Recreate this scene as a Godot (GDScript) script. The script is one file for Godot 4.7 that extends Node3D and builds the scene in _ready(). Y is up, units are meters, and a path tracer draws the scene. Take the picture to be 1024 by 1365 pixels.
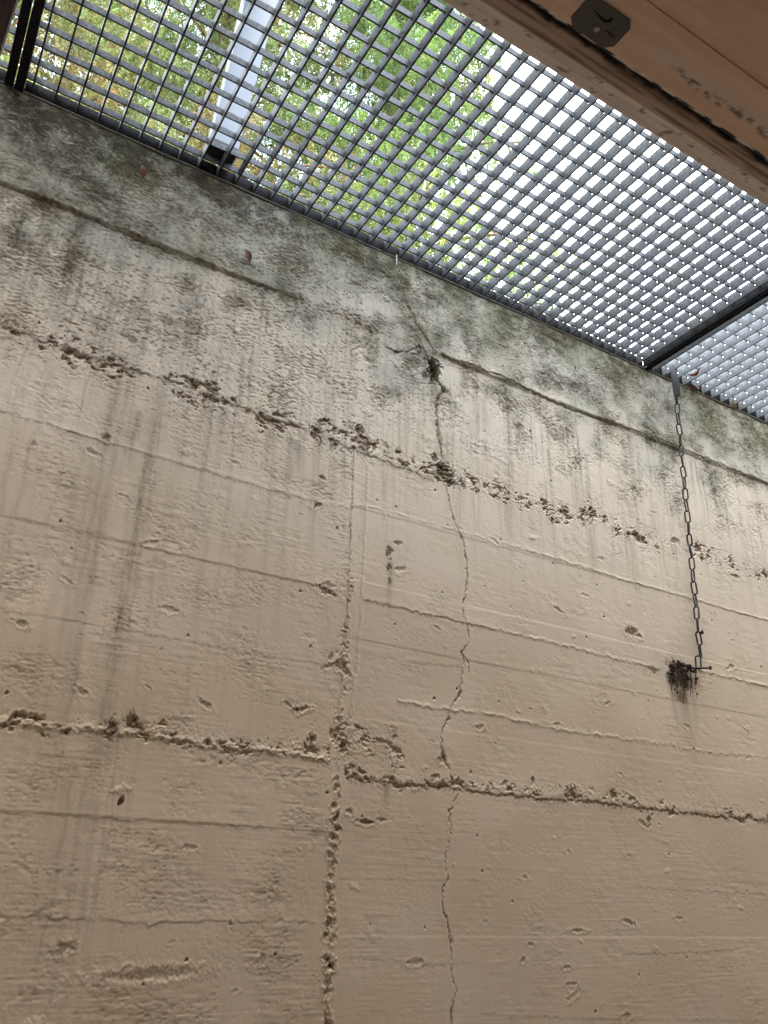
extends Node3D

# Metres, y up. The camera stands in a basement window (origin); the concrete wall of the light shaft is the plane z = WZ, the steel grating lies at y = GY.
const WZ := -0.975
const GY := 1.0073
const BAR_H := 0.0215
const PITCH := 0.0305
const HOUSE_Z := -0.455
const GROUND_Y := 1.030

var rng := RandomNumberGenerator.new()

# ---------------------------------------------------------------- helpers
func numbered(called: String, parent: Node = self) -> String:
	if not parent.has_node(called):
		return called
	var k := 1
	while parent.has_node("%s_%03d" % [called, k]):
		k += 1
	return "%s_%03d" % [called, k]

func tag(o: Node, label: String, category: String, group := "") -> void:
	o.set_meta("label", label)
	o.set_meta("category", category)
	if group != "":
		o.set_meta("group", group)

func thing(called: String, label: String, category: String, at := Vector3.ZERO, group := "") -> Node3D:
	var o := Node3D.new()
	o.name = numbered(called)
	add_child(o, true)
	o.position = at
	tag(o, label, category, group)
	return o

func put(called: String, m: Mesh, mat: Material, parent: Node = self) -> MeshInstance3D:
	var o := MeshInstance3D.new()
	o.name = called
	o.mesh = m
	o.material_override = mat
	parent.add_child(o, true)
	return o

func structure(called: String, m: Mesh, mat: Material) -> MeshInstance3D:
	var o := put(called, m, mat)
	o.set_meta("kind", "structure")
	return o

func start() -> SurfaceTool:
	var st := SurfaceTool.new()
	st.begin(Mesh.PRIMITIVE_TRIANGLES)
	return st

func done(st: SurfaceTool) -> ArrayMesh:
	st.generate_normals()
	return st.commit()

func quad(st: SurfaceTool, a: Vector3, b: Vector3, c: Vector3, d: Vector3) -> void:
	for p in [a, b, c, a, c, d]:
		st.add_vertex(p)

# a box between two corners, edges bevelled by e
func box(st: SurfaceTool, lo: Vector3, hi: Vector3, e := 0.0) -> void:
	st.set_smooth_group(-1)
	if e <= 0.0:
		var v := []
		for k in 8:
			v.append(Vector3(hi.x if k & 1 else lo.x, hi.y if k & 2 else lo.y, hi.z if k & 4 else lo.z))
		for f in [[0, 2, 3, 1], [5, 7, 6, 4], [4, 6, 2, 0], [1, 3, 7, 5], [2, 6, 7, 3], [4, 0, 1, 5]]:
			quad(st, v[f[0]], v[f[3]], v[f[2]], v[f[1]])
		return
	# bevelled: each face inset, joined by bevel strips and corner triangles
	var p := func(k: int, axis: int) -> Vector3:
		var q := Vector3(hi.x if k & 1 else lo.x, hi.y if k & 2 else lo.y, hi.z if k & 4 else lo.z)
		for a in 3:
			if a != axis:
				q[a] += -e if k & (1 << a) else e
		return q
	var tri := func(a: Vector3, b: Vector3, c: Vector3) -> void:
		var mid := (lo + hi) / 2
		if (b - a).cross(c - a).dot((a + b + c) / 3 - mid) > 0:
			st.add_vertex(a); st.add_vertex(c); st.add_vertex(b)
		else:
			st.add_vertex(a); st.add_vertex(b); st.add_vertex(c)
	for axis in 3:
		var u := (axis + 1) % 3
		var w := (axis + 2) % 3
		for s in 2:
			var k0 := s << axis
			var a: Vector3 = p.call(k0, axis)
			var b: Vector3 = p.call(k0 | 1 << u, axis)
			var c: Vector3 = p.call(k0 | 1 << u | 1 << w, axis)
			var d: Vector3 = p.call(k0 | 1 << w, axis)
			tri.call(a, b, c); tri.call(a, c, d)
		for s in 4:   # the bevel strips along this axis
			var k1 := (s & 1) << u | (s >> 1) << w
			var k2 := k1 | 1 << axis
			var a: Vector3 = p.call(k1, u)
			var b: Vector3 = p.call(k2, u)
			var c: Vector3 = p.call(k2, w)
			var d: Vector3 = p.call(k1, w)
			tri.call(a, b, c); tri.call(a, c, d)
	for k in 8:
		tri.call(p.call(k, 0), p.call(k, 1), p.call(k, 2))

func box_mesh(lo: Vector3, hi: Vector3, e := 0.0) -> ArrayMesh:
	var st := start()
	box(st, lo, hi, e)
	return done(st)

# a tube through points with a radius at each
func tube(st: SurfaceTool, pts: Array, radii: Array, sides := 8, closed := false, caps := true) -> void:
	st.set_smooth_group(0)
	var rings := []
	var n := pts.size()
	var up := Vector3(0.31, 0.17, 0.93).normalized()
	for i in n:
		var before: Vector3 = pts[(i - 1 + n) % n] if closed else pts[maxi(i - 1, 0)]
		var after: Vector3 = pts[(i + 1) % n] if closed else pts[mini(i + 1, n - 1)]
		var t := (after - before).normalized()
		var a := (up - t * up.dot(t)).normalized()
		up = a
		var b := t.cross(a)
		var ring := []
		for k in sides:
			var g := TAU * k / sides
			ring.append(pts[i] + (a * cos(g) + b * sin(g)) * radii[i])
		rings.append(ring)
	for i in (n if closed else n - 1):
		var r0: Array = rings[i]
		var r1: Array = rings[(i + 1) % n]
		for k in sides:
			var l := (k + 1) % sides
			quad(st, r0[k], r1[k], r1[l], r0[l])
	if caps and not closed:
		st.set_smooth_group(-1)
		for k in sides - 2:
			var f: Array = rings[0]
			st.add_vertex(f[0]); st.add_vertex(f[k + 1]); st.add_vertex(f[k + 2])
			f = rings[n - 1]
			st.add_vertex(f[0]); st.add_vertex(f[k + 2]); st.add_vertex(f[k + 1])

# an outline (x, y), counter-clockwise, given a thickness along z from z0 to z1
func plate(st: SurfaceTool, outline: PackedVector2Array, z0: float, z1: float) -> void:
	st.set_smooth_group(-1)
	var t := Geometry2D.triangulate_polygon(outline)
	for k in range(0, t.size(), 3):
		var a := outline[t[k]]
		var b := outline[t[k + 1]]
		var c := outline[t[k + 2]]
		if (b - a).cross(c - a) < 0:
			var s := b
			b = c
			c = s
		for p in [a, c, b]:
			st.add_vertex(Vector3(p.x, p.y, z1))
		for p in [a, b, c]:
			st.add_vertex(Vector3(p.x, p.y, z0))
	var n := outline.size()
	for k in n:
		var a := outline[k]
		var b := outline[(k + 1) % n]
		quad(st, Vector3(a.x, a.y, z0), Vector3(a.x, a.y, z1), Vector3(b.x, b.y, z1), Vector3(b.x, b.y, z0))

func noise(seed_: int, freq: float, octaves := 1, kind := FastNoiseLite.TYPE_SIMPLEX_SMOOTH) -> FastNoiseLite:
	var n := FastNoiseLite.new()
	n.seed = seed_
	n.noise_type = kind
	n.frequency = freq
	n.fractal_type = FastNoiseLite.FRACTAL_FBM if octaves > 1 else FastNoiseLite.FRACTAL_NONE
	n.fractal_octaves = octaves
	return n

func tile(seed_: int, freq: float, octaves: int, size := 512, kind := FastNoiseLite.TYPE_SIMPLEX_SMOOTH) -> ImageTexture:
	var im := noise(seed_, freq, octaves, kind).get_seamless_image(size, size)
	return ImageTexture.create_from_image(im)

# a tone texture: noise between two colours (sRGB)
func tones(seed_: int, freq: float, octaves: int, a: Color, b: Color, size := 512) -> ImageTexture:
	var im := noise(seed_, freq, octaves).get_seamless_image(size, size)
	im.convert(Image.FORMAT_RGB8)
	var src := im.get_data()
	for k in size * size:
		var t := src[k * 3] / 255.0
		t = smoothstep(0.15, 0.85, t)
		src[k * 3] = int(lerpf(a.r, b.r, t) * 255)
		src[k * 3 + 1] = int(lerpf(a.g, b.g, t) * 255)
		src[k * 3 + 2] = int(lerpf(a.b, b.b, t) * 255)
	return ImageTexture.create_from_image(Image.create_from_data(size, size, false, Image.FORMAT_RGB8, src))

func lin(r: float, g: float, b: float) -> Color:
	return Color(r, g, b).linear_to_srgb()

func paint(c: Color, rough := 0.8, metal := 0.0) -> StandardMaterial3D:
	var m := StandardMaterial3D.new()
	m.albedo_color = c
	m.roughness = rough
	m.metallic = metal
	return m

func toned(seed_: int, a: Color, b: Color, freq: float, scale_: float, rough := 0.8, metal := 0.0, bump := 0.0) -> StandardMaterial3D:
	var m := paint(Color.WHITE, rough, metal)
	m.albedo_texture = tones(seed_, freq, 4, a, b)
	m.uv1_triplanar = true
	m.uv1_world_triplanar = true
	m.uv1_scale = Vector3.ONE * scale_
	if bump > 0:
		m.heightmap_enabled = true
		m.heightmap_texture = tile(seed_ + 7, freq * 2.0, 4)
		m.heightmap_scale = bump
	return m

# ---------------------------------------------------------------- scene
func _ready() -> void:
	rng.seed = 20417
	# camera
	var cam := Camera3D.new()
	cam.name = "camera"
	cam.rotation_order = EULER_ORDER_YXZ
	cam.rotation = Vector3(0.430473792, -0.532237333, 0.0302381758)
	cam.fov = rad_to_deg(2.0 * atan(682.5 / 1112.0))
	cam.near = 0.02
	cam.far = 400.0
	add_child(cam)
	cam.current = true
	# sky: blue, with thin bright cloud round the sun
	var around := WorldEnvironment.new()
	around.name = "environment"
	var env := Environment.new()
	env.background_mode = Environment.BG_SKY
	env.sky = Sky.new()
	var pano := PanoramaSkyMaterial.new()
	pano.panorama = sky_picture()
	env.sky.sky_material = pano
	env.tonemap_mode = Environment.TONE_MAPPER_LINEAR
	env.tonemap_exposure = 12.2
	env.sdfgi_enabled = true
	env.ssao_enabled = true
	env.ssil_enabled = true
	around.environment = env
	add_child(around)
	# sun, high behind the shaft wall, to the right
	var sun := DirectionalLight3D.new()
	sun.name = "sun"
	sun.light_energy = 1.0
	sun.light_color = Color(1.0, 0.95, 0.87)
	sun.light_angular_distance = 0.5
	sun.shadow_enabled = true
	add_child(sun)
	sun.look_at_from_position(sun_direction(), Vector3.ZERO)

	build_setting()
	build_wall()
	build_gratings()
	build_window()
	build_trees()
	build_chair()
	build_chain()
	build_small_things()

func sun_direction() -> Vector3:
	var az := deg_to_rad(32.0)
	var el := deg_to_rad(49.0)
	return Vector3(sin(az) * cos(el), sin(el), -cos(az) * cos(el))

func sky_picture() -> ImageTexture:
	var w := 512
	var h := 256
	var im := Image.create_empty(w, h, false, Image.FORMAT_RGBF)
	var clouds := noise(5, 1.6, 5)
	var bank := Vector3(0.60, 0.70, -0.42).normalized()   # bright thin cloud beside the sun
	for j in h:
		var el := (0.5 - (j + 0.5) / h) * PI
		for i in w:
			var az := ((i + 0.5) / w - 0.5) * TAU
			var d := Vector3(sin(az) * cos(el), sin(el), -cos(az) * cos(el))
			var y := maxf(d.y, 0.0)
			var c := Vector3(0.86, 0.93, 1.02).lerp(Vector3(0.46, 0.63, 0.92), pow(y, 0.9))
			var ang := acos(clampf(d.dot(bank), -1, 1))
			var cl := clouds.get_noise_3d(d.x * 1.3, d.y * 2.2, d.z * 1.3) * 0.5 + 0.5
			var veil := smoothstep(0.35, 0.70, cl)
			c = c.lerp(Vector3(1.05, 1.05, 1.03), veil * 0.8)
			var glow := exp(-ang * ang / 0.28)
			c = c.lerp(Vector3(1.9, 1.87, 1.80), clampf(glow * 1.1, 0, 1))
			if d.y < 0:
				c = Vector3(0.3, 0.3, 0.26)
			im.set_pixel(i, j, Color(c.x, c.y, c.z))
	return ImageTexture.create_from_image(im)

# ---------------------------------------------------------------- setting
func build_setting() -> void:
	var lawn := toned(31, lin(0.045, 0.07, 0.02), lin(0.13, 0.12, 0.06), 0.02, 1.3, 0.95, 0.0, 0.6)
	# the ground: one sheet to the horizon, open over the shaft and under the house
	var st := start()
	var xs := [-220.0, -1.30, 2.45, 220.0]
	var zs := [-220.0, -1.02, 4.0, 220.0]
	for i in 3:
		for j in 3:
			if i == 1 and j == 1:
				continue
			quad(st, Vector3(xs[i], GROUND_Y, zs[j]), Vector3(xs[i + 1], GROUND_Y, zs[j]), Vector3(xs[i + 1], GROUND_Y, zs[j + 1]), Vector3(xs[i], GROUND_Y, zs[j + 1]))
	structure("ground", done(st), lawn)
	var cement := toned(33, lin(0.42, 0.38, 0.33), lin(0.52, 0.47, 0.41), 0.02, 1.6, 0.9, 0.0, 0.1)
	structure("shaft_floor", box_mesh(Vector3(-1.27, -0.80, WZ + 0.03), Vector3(2.42, -0.60, HOUSE_Z)), cement)
	var cream := toned(35, lin(0.42, 0.36, 0.29), lin(0.50, 0.43, 0.35), 0.02, 1.2, 0.85, 0.0, 0.08)
	for s in 2:
		var e := thing("shaft_end_wall", ["cream end wall closing the shaft beyond the left grating panel", "cream end wall closing the shaft beyond the right grating panel"][s], "wall")
		put("wall_face", box_mesh(Vector3([-1.45, 2.42][s], -0.8, WZ + 0.03), Vector3([-1.27, 2.60][s], GY - 0.004, HOUSE_Z)), cream, e)
	# the house: facade with the basement window, room behind it; unseen parts shaped for the light
	var house := thing("house", "low cream rendered building with the basement window in it", "house", Vector3(0, 0, HOUSE_Z))
	st = start()
	var x0 := -6.0
	var x1 := 7.0
	box(st, Vector3(x0, 0.90, 0), Vector3(x1, 1.06, 0.36))
	box(st, Vector3(x0, -1.6, 0), Vector3(-0.12, 0.90, 0.36))
	box(st, Vector3(2.30, -1.6, 0), Vector3(x1, 0.90, 0.36))
	box(st, Vector3(-0.12, -1.6, 0), Vector3(2.30, -0.40, 0.36))
	put("wall", done(st), cream, house)
	put("roof", box_mesh(Vector3(x0 - 0.05, 1.062, -0.012), Vector3(x1 + 0.05, 1.13, 4.95), 0.01), paint(lin(0.42, 0.40, 0.37)), house)  # unseen roof kept low to let more sky into the shaft
	st = start()
	box(st, Vector3(x0, -1.6, 4.6), Vector3(x1, 1.06, 4.9))
	box(st, Vector3(x0, -1.6, 0.36), Vector3(x0 + 0.3, 1.06, 4.6))
	box(st, Vector3(x1 - 0.3, -1.6, 0.36), Vector3(x1, 1.06, 4.6))
	put("rear_wall", done(st), cream, house)
	put("ceiling", box_mesh(Vector3(x0 + 0.3, 0.92, 0.36), Vector3(x1 - 0.3, 1.058, 4.6)), paint(lin(0.66, 0.60, 0.52)), house)
	put("room_floor", box_mesh(Vector3(x0 + 0.3, -1.8, 0.36), Vector3(x1 - 0.3, -1.6, 4.6)), paint(lin(0.52, 0.44, 0.34)), house)

# ---------------------------------------------------------------- the concrete wall
var gx0 := -0.16
var gy0 := -0.20
var gstep := 0.00145
var gnx := 0
var gny := 0
var hh := PackedFloat32Array()     # relief, metres
var dirt := PackedFloat32Array()   # brown soil, with some pit shade in it
var grime_shade := PackedFloat32Array()  # dark run-off, plus shade put into the colour
var moss := PackedFloat32Array()
var bare := PackedFloat32Array()   # scraped, paler paint
var wob: FastNoiseLite
var spk: FastNoiseLite
var cel: FastNoiseLite
var fine: FastNoiseLite

func near(p: Vector2, q: Vector2, r: float) -> Rect2i:
	var a := Vector2i(int(floor((minf(p.x, q.x) - r - gx0) / gstep)), int(floor((minf(p.y, q.y) - r - gy0) / gstep))).clamp(Vector2i.ZERO, Vector2i(gnx - 1, gny - 1))
	var b := Vector2i(int(ceil((maxf(p.x, q.x) + r - gx0) / gstep)), int(ceil((maxf(p.y, q.y) + r - gy0) / gstep))).clamp(Vector2i.ZERO, Vector2i(gnx - 1, gny - 1))
	return Rect2i(a, b - a)

# a fin (height > 0) or groove (height < 0) along a polyline; lip > 0 lifts what is above it
func seam(pts: Array, width: float, height: float, soil := 0.0, lip := 0.0, breaks := 0.5, dark := 0.0) -> void:
	for s in pts.size() - 1:
		var p: Vector2 = pts[s]
		var q: Vector2 = pts[s + 1]
		var r := width * 3.5 + absf(lip) * 4.0
		var R := near(p, q, r)
		var v := q - p
		var L2 := v.length_squared()
		var nrm := Vector2(-v.y, v.x).normalized()
		for j in range(R.position.y, R.end.y + 1):
			var y := gy0 + j * gstep
			for i in range(R.position.x, R.end.x + 1):
				var x := gx0 + i * gstep
				var w := Vector2(x, y) - p
				var t := w.dot(v) / L2
				if t < 0.0 or t >= 1.0:
					continue
				var d := w.dot(nrm) + wob.get_noise_2d(x * 1.0, y * 0.3) * width * 1.1
				var k := exp(-d * d / (width * width))
				if k < 0.02 and lip == 0.0:
					continue
				var on := clampf(1.0 - breaks + wob.get_noise_2d(x * 0.55 + 71.0, y * 0.5) * 1.6 * breaks + 0.35, 0, 1)
				var n := j * gnx + i
				var rag := clampf(0.75 + fine.get_noise_2d(x * 0.35, y * 0.8) * 1.0 + spk.get_noise_2d(x * 0.22, y * 0.6) * 1.1, 0.0, 1.9)
				hh[n] += height * 0.4 * k * on * rag
				if lip != 0.0:
					hh[n] += 0.6 * lip * (exp(-maxf(d, 0.0) / (width * 2.0)) if d > 0 else 0.0) * on * smoothstep(-width * 0.3, width * 0.3, d) * (0.6 + 0.4 * rag)
				if soil > 0:
					dirt[n] = maxf(dirt[n], soil * on * exp(-pow((d + width * 0.7) / width, 2.0)) * (0.55 + spk.get_noise_2d(x, y) * 0.9))
				if dark > 0:
					grime_shade[n] = maxf(grime_shade[n], dark * on * k)

# a thin crack
func crack(pts: Array, width: float, depth: float, stain := 0.0) -> void:
	for s in pts.size() - 1:
		var p: Vector2 = pts[s]
		var q: Vector2 = pts[s + 1]
		var R := near(p, q, width * 4.0 + 0.006 + stain * 0.02)
		var v := q - p
		var L2 := v.length_squared()
		for j in range(R.position.y, R.end.y + 1):
			var y := gy0 + j * gstep
			for i in range(R.position.x, R.end.x + 1):
				var x := gx0 + i * gstep
				var P := Vector2(x + wob.get_noise_2d(x * 1.5, y * 1.5) * 0.0035, y + wob.get_noise_2d(x * 1.5 + 40.0, y * 1.5) * 0.002)
				var t := clampf((P - p).dot(v) / L2, 0, 1)
				var wv := width * clampf(0.75 + wob.get_noise_2d(x * 0.35, y * 0.5 + 7.0) * 1.4, 0.35, 1.7)
				var d := P.distance_to(p + v * t)
				var n := j * gnx + i
				var k := exp(-d * d / (wv * wv))
				hh[n] = hh[n] - depth * 0.6 * k
				dirt[n] = maxf(dirt[n], k * clampf(0.75 + wob.get_noise_2d(x * 0.3, y * 0.4) * 0.9, 0.3, 0.95))
				if stain > 0:
					grime_shade[n] = maxf(grime_shade[n], stain * exp(-d * d / 0.00012) * clampf(0.6 + wob.get_noise_2d(x * 0.7, y * 0.7), 0, 1))

# rough honeycombed concrete along a pour line
func honeycomb(pts: Array, above: float, below: float, strength: float, soil: float) -> void:
	for s in pts.size() - 1:
		var p: Vector2 = pts[s]
		var q: Vector2 = pts[s + 1]
		var R := near(p, q, maxf(above, below) * 1.6)
		for j in range(R.position.y, R.end.y + 1):
			var y := gy0 + j * gstep
			for i in range(R.position.x, R.end.x + 1):
				var x := gx0 + i * gstep
				if x < p.x or x >= q.x:
					continue
				var d := y - lerpf(p.y, q.y, (x - p.x) / (q.x - p.x)) + wob.get_noise_2d(x * 0.35, 9.0) * 0.012
				var w := exp(-d * d / (above * above)) if d > 0 else exp(-d * d / (below * below))
				var run := clampf(0.75 + wob.get_noise_2d(x * 0.22, 55.0) * 0.9, 0.35, 1.25)
				w *= run
				if w < 0.04:
					continue
				# crumbs and tears of several sizes, drawn out along the boards
				var c := spk.get_noise_2d(x * 0.55 + y * 0.35, y * 1.25)
				var f := fine.get_noise_2d(x * 0.8 + y * 0.4, y * 1.3)
				var g := cel.get_noise_2d(x * 0.9 + c * 0.012, y * 1.5 + f * 0.006)
				var n := j * gnx + i
				var spots := clampf(0.55 + wob.get_noise_2d(x * 0.6 + 13.0, y * 0.8 + 4.0) * 1.5, 0.0, 1.15)
				var pit := smoothstep(0.60, 1.0, (c * 0.75 + f * 0.55 + g * 0.15 + 0.30) * 0.80 + w * 0.80 * spots) * minf(w * 1.6, 1.0)
				hh[n] += w * strength * (0.0006 * (g + 0.7) + 0.0011 * f + 0.0008 * c) - pit * strength * 0.0034
				dirt[n] = maxf(dirt[n], clampf(pit * soil * (0.62 + c * 0.7), 0, 0.85))  # soil brown, with the shade of the pits coloured in
				bare[n] = maxf(bare[n], w * clampf(f * 0.8 + g * 0.3, 0, 0.5))

# an uneven hole
func hole(at: Vector2, rx: float, ry: float, depth: float, soil := 0.9, dark := 0.0, turn := 0.0, rim := 0.0, green := 0.0) -> void:
	var r := maxf(rx, ry) * 1.8
	var R := near(at, at, r)
	var cs := cos(turn)
	var sn := sin(turn)
	for j in range(R.position.y, R.end.y + 1):
		var y := gy0 + j * gstep
		for i in range(R.position.x, R.end.x + 1):
			var x := gx0 + i * gstep
			var u := ((x - at.x) * cs + (y - at.y) * sn) / rx
			var v := (-(x - at.x) * sn + (y - at.y) * cs) / ry
			var e := sqrt(u * u + v * v) + wob.get_noise_2d(x * 1.4, y * 1.4) * 0.5 + spk.get_noise_2d(x * 1.2, y * 1.2) * 0.35 + fine.get_noise_2d(x, y) * 0.35
			var n := j * gnx + i
			var k := 1.0 - smoothstep(0.35, 1.0, e)
			hh[n] -= depth * k * (0.8 + 0.4 * spk.get_noise_2d(x + 3.0, y))
			if rim > 0:
				hh[n] += rim * exp(-pow((e - 1.15) / 0.22, 2.0))
			dirt[n] = maxf(dirt[n], soil * k)
			grime_shade[n] = maxf(grime_shade[n], dark * k)  # dark of the depth, painted in
			moss[n] = maxf(moss[n], green * (1.0 - smoothstep(0.5, 1.6, e)))

# run-off: a stain that begins at a point and fades downwards
func drip(x0: float, y0: float, length: float, width: float, strength: float, brown := 0.0) -> void:
	var R := near(Vector2(x0, y0), Vector2(x0, y0 - length), width * 2.5)
	for j in range(R.position.y, R.end.y + 1):
		var y := gy0 + j * gstep
		var t := (y0 - y) / length
		if t < 0.0 or t > 1.0:
			continue
		var f := strength * smoothstep(0.0, 0.08, t) * (1.0 - t) * clampf(0.85 + wob.get_noise_2d(x0 * 9.0, y * 0.25) * 0.6, 0, 1)
		for i in range(R.position.x, R.end.x + 1):
			var x := gx0 + i * gstep
			var d := (x - x0 - wob.get_noise_2d(y * 0.25, x0 * 30.0) * 0.004) / width
			var k := f * exp(-d * d) * clampf(0.85 + spk.get_noise_2d(x * 2.0, y * 0.5) * 0.5, 0, 1)
			var n := j * gnx + i
			if k > 0.003:
				grime_shade[n] = minf(grime_shade[n] + k * (1.0 - brown), 0.9)
				dirt[n] = minf(dirt[n] + k * brown, 0.9)

# a broad patch of growth, soot or painted-in dimness
func patch(at: Vector2, rx: float, ry: float, k_moss: float, k_grime_shade: float) -> void:
	var R := near(at - Vector2(rx, ry) * 1.6, at + Vector2(rx, ry) * 1.6, 0.0)
	for j in range(R.position.y, R.end.y + 1):
		var y := gy0 + j * gstep
		for i in range(R.position.x, R.end.x + 1):
			var x := gx0 + i * gstep
			var u := Vector2((x - at.x) / rx, (y - at.y) / ry).length_squared()
			var k := exp(-u * 1.4) * clampf(0.55 + wob.get_noise_2d(x * 0.5, y * 0.5) * 0.8 + spk.get_noise_2d(x, y) * 0.8, 0, 1.2)
			var n := j * gnx + i
			moss[n] = minf(moss[n] + k * k_moss, 0.9)
			grime_shade[n] = minf(grime_shade[n] + k * k_grime_shade, 0.9)

func build_wall() -> void:
	gnx = int((1.68 - gx0) / gstep) + 1
	gny = int((GY - 0.004 - gy0) / gstep) + 1
	var total := gnx * gny
	hh.resize(total); dirt.resize(total); grime_shade.resize(total); moss.resize(total); bare.resize(total)
	wob = noise(11, 55.0, 2)
	spk = noise(12, 150.0, 2)
	fine = noise(23, 260.0, 2)
	cel = noise(13, 62.0, 1, FastNoiseLite.TYPE_CELLULAR)
	var low := noise(14, 3.2, 2)
	var mid := noise(15, 38.0, 3)
	var grain := noise(16, 1.0, 2)
	var dash := noise(17, 1.0, 2)
	var run := noise(24, 1.0, 2)
	var coarse := noise(18, 11.0, 2)
	# the boards of the formwork, left and right of the upright joint
	var seams_l := [-0.03, 0.069, 0.160, 0.272, 0.382, 0.513, 0.632, 0.84, 1.1]
	var seams_r := [-0.045, 0.036, 0.141, 0.212, 0.318, 0.402, 0.515, 0.622, 0.84, 1.1]
	var joint := 0.519
	for j in gny:
		var y := gy0 + j * gstep
		var bl := 0
		while seams_l[bl] < y:
			bl += 1
		var br := 0
		while seams_r[br] < y:
			br += 1
		var off_l := sin(bl * 4.1) * 0.0002
		var off_r := sin(br * 2.7 + 1.0) * 0.0002
		var up := smoothstep(0.50, 0.80, y)
		var top := smoothstep(0.835, 0.842, y)
		for i in gnx:
			var x := gx0 + i * gstep
			var n := j * gnx + i
			var left := x < joint
			var c := coarse.get_noise_2d(x, y)
			var h := low.get_noise_2d(x, y) * 0.0022 + (off_l if left else off_r)
			var m := mid.get_noise_2d(x, y * 1.5)
			var upr := clampf(up + c * 0.5 + (0.25 if left else -0.1), 0, 1)
			h += m * (0.0002 + 0.0005 * upr) * clampf(0.7 + c * 1.5, 0.1, 1.5)
			var g := grain.get_noise_2d(x * 9.0 + (bl * 31 if left else br * 17 + 400), y * 330.0)
			h += g * (0.00022 if left else 0.00015) * clampf(0.8 + c * 1.6, 0.15, 1.6)
			# elongated tears in the skin of the concrete, most of them high up
			var e := dash.get_noise_2d(x * 70.0 + y * 16.0, y * 290.0)
			var zone := coarse.get_noise_2d(x * 0.7 + 31.0, y * 1.6)
			var tear := smoothstep(0.36, 0.52, e + upr * 0.24 + zone * 0.50 - (0.20 if not left else 0.12))
			h -= tear * (0.0002 + 0.0007 * upr)
			dirt[n] = tear * (0.02 + upr * upr * (0.55 + 0.35 * c))
			var gap := 1.0 - 0.9 * smoothstep(0.30, 0.42, x) * (1.0 - smoothstep(0.62, 0.70, x))   # the lip is worn away left of the crack
			h += (top * gap + smoothstep(0.80, 0.88, y) * (1.0 - gap)) * (0.004 + 0.0022 * c)
			hh[n] = h
			# grey weathering of the upper part
			var soft := smoothstep(0.74, 0.93, y + c * 0.14) * 0.8 + top * 0.2 * gap
			var sp := spk.get_noise_2d(x * 0.8, y * 1.3)
			grime_shade[n] = clampf(soft * (0.27 + c * 0.32 + m * 0.45 + sp * 0.40), 0, 0.85) + clampf(upr * (1.0 - top) * (0.02 + c * 0.12 + m * 0.10 + sp * 0.22), 0, 0.5)
			# fine run-off: upright threads of grey below the top band
			var zone_y := smoothstep(0.34, 0.74, y) * (1.0 - 0.45 * soft)
			var thread := run.get_noise_2d(x * 135.0 + c * 0.35, y * 4.5)
			var veil := run.get_noise_2d(x * 26.0 + 300.0, y * 3.0)
			grime_shade[n] = clampf(grime_shade[n] + zone_y * clampf(thread * 0.34 + veil * 0.26 - 0.05 + (0.04 if left else 0.0), 0, 0.42) * clampf(0.8 + sp * 0.5, 0, 1), 0, 0.88)
			var rim := smoothstep(0.945, 1.0, y + c * 0.035 + sp * 0.02)
			grime_shade[n] = clampf(grime_shade[n] + rim * (0.35 + m * 0.5) * clampf(1.15 - x * 0.45, 0.4, 1.1), 0, 0.88)  # stronger leftwards, painting in the dimmer light there
			moss[n] = clampf(rim * 0.30 + soft * (0.22 + low.get_noise_2d(x * 2.0 + 9.0, y * 2.0) * 0.5 + c * 0.2), 0, 0.6)
	wall_features()
	# the mesh: fine where the photograph looks, coarse beyond
	var xs := PackedFloat32Array()
	var ys := PackedFloat32Array()
	var x_before := int(round((gx0 + 1.27) / 0.008))
	for k in x_before:
		xs.append(-1.27 + (gx0 + 1.27) * k / x_before)
	for i in gnx:
		xs.append(gx0 + i * gstep)
	var x_last := gx0 + (gnx - 1) * gstep
	for k in 92:
		xs.append(x_last + (2.42 - x_last) * (k + 1) / 92.0)
	var y_before := 40
	for k in y_before:
		ys.append(-0.6 + (gy0 + 0.6) * k / y_before)
	for j in gny:
		ys.append(gy0 + j * gstep)
	var nx := xs.size()
	var ny := ys.size()
	var vert := PackedVector3Array()
	var norm := PackedVector3Array()
	var col := PackedColorArray()
	var uv := PackedVector2Array()
	vert.resize(nx * ny); norm.resize(nx * ny); col.resize(nx * ny); uv.resize(nx * ny)
	var tint := noise(19, 5.0, 3)
	for j in ny:
		var y := ys[j]
		var gj := absi(int(round((y - gy0) / gstep)))   # beyond the fine part the relief goes on mirrored
		var jm := maxi(gj - 1, 0)
		var jp := mini(gj + 1, gny - 1)
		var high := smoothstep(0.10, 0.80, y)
		var topk := smoothstep(0.83, 0.845, y)
		for i in nx:
			var x := xs[i]
			var gi := absi(int(round((x - gx0) / gstep)))
			if gi >= gnx:
				gi = 2 * gnx - 2 - gi
			gj = mini(gj, gny - 1)
			var n := gj * gnx + gi
			var q := j * nx + i
			vert[q] = Vector3(x, y, WZ + hh[n])
			var dx := hh[gj * gnx + mini(gi + 1, gnx - 1)] - hh[gj * gnx + maxi(gi - 1, 0)]
			var dy := hh[jp * gnx + gi] - hh[jm * gnx + gi]
			norm[q] = Vector3(-dx / (2.0 * gstep), -dy / (2.0 * gstep), 1.0).normalized()
			uv[q] = Vector2(x, -y) * 3.0
			var t := tint.get_noise_2d(x, y)
			topk = smoothstep(0.72, 0.93, y + t * 0.16) * 0.88 + smoothstep(0.836, 0.844, y) * 0.12
			var r := lerpf(0.80, 0.745, high) + t * 0.05  # warm bounce on the lower wall is mixed into this base colour
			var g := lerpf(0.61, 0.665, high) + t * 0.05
			var b := lerpf(0.42, 0.55, high) + t * 0.055
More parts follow.
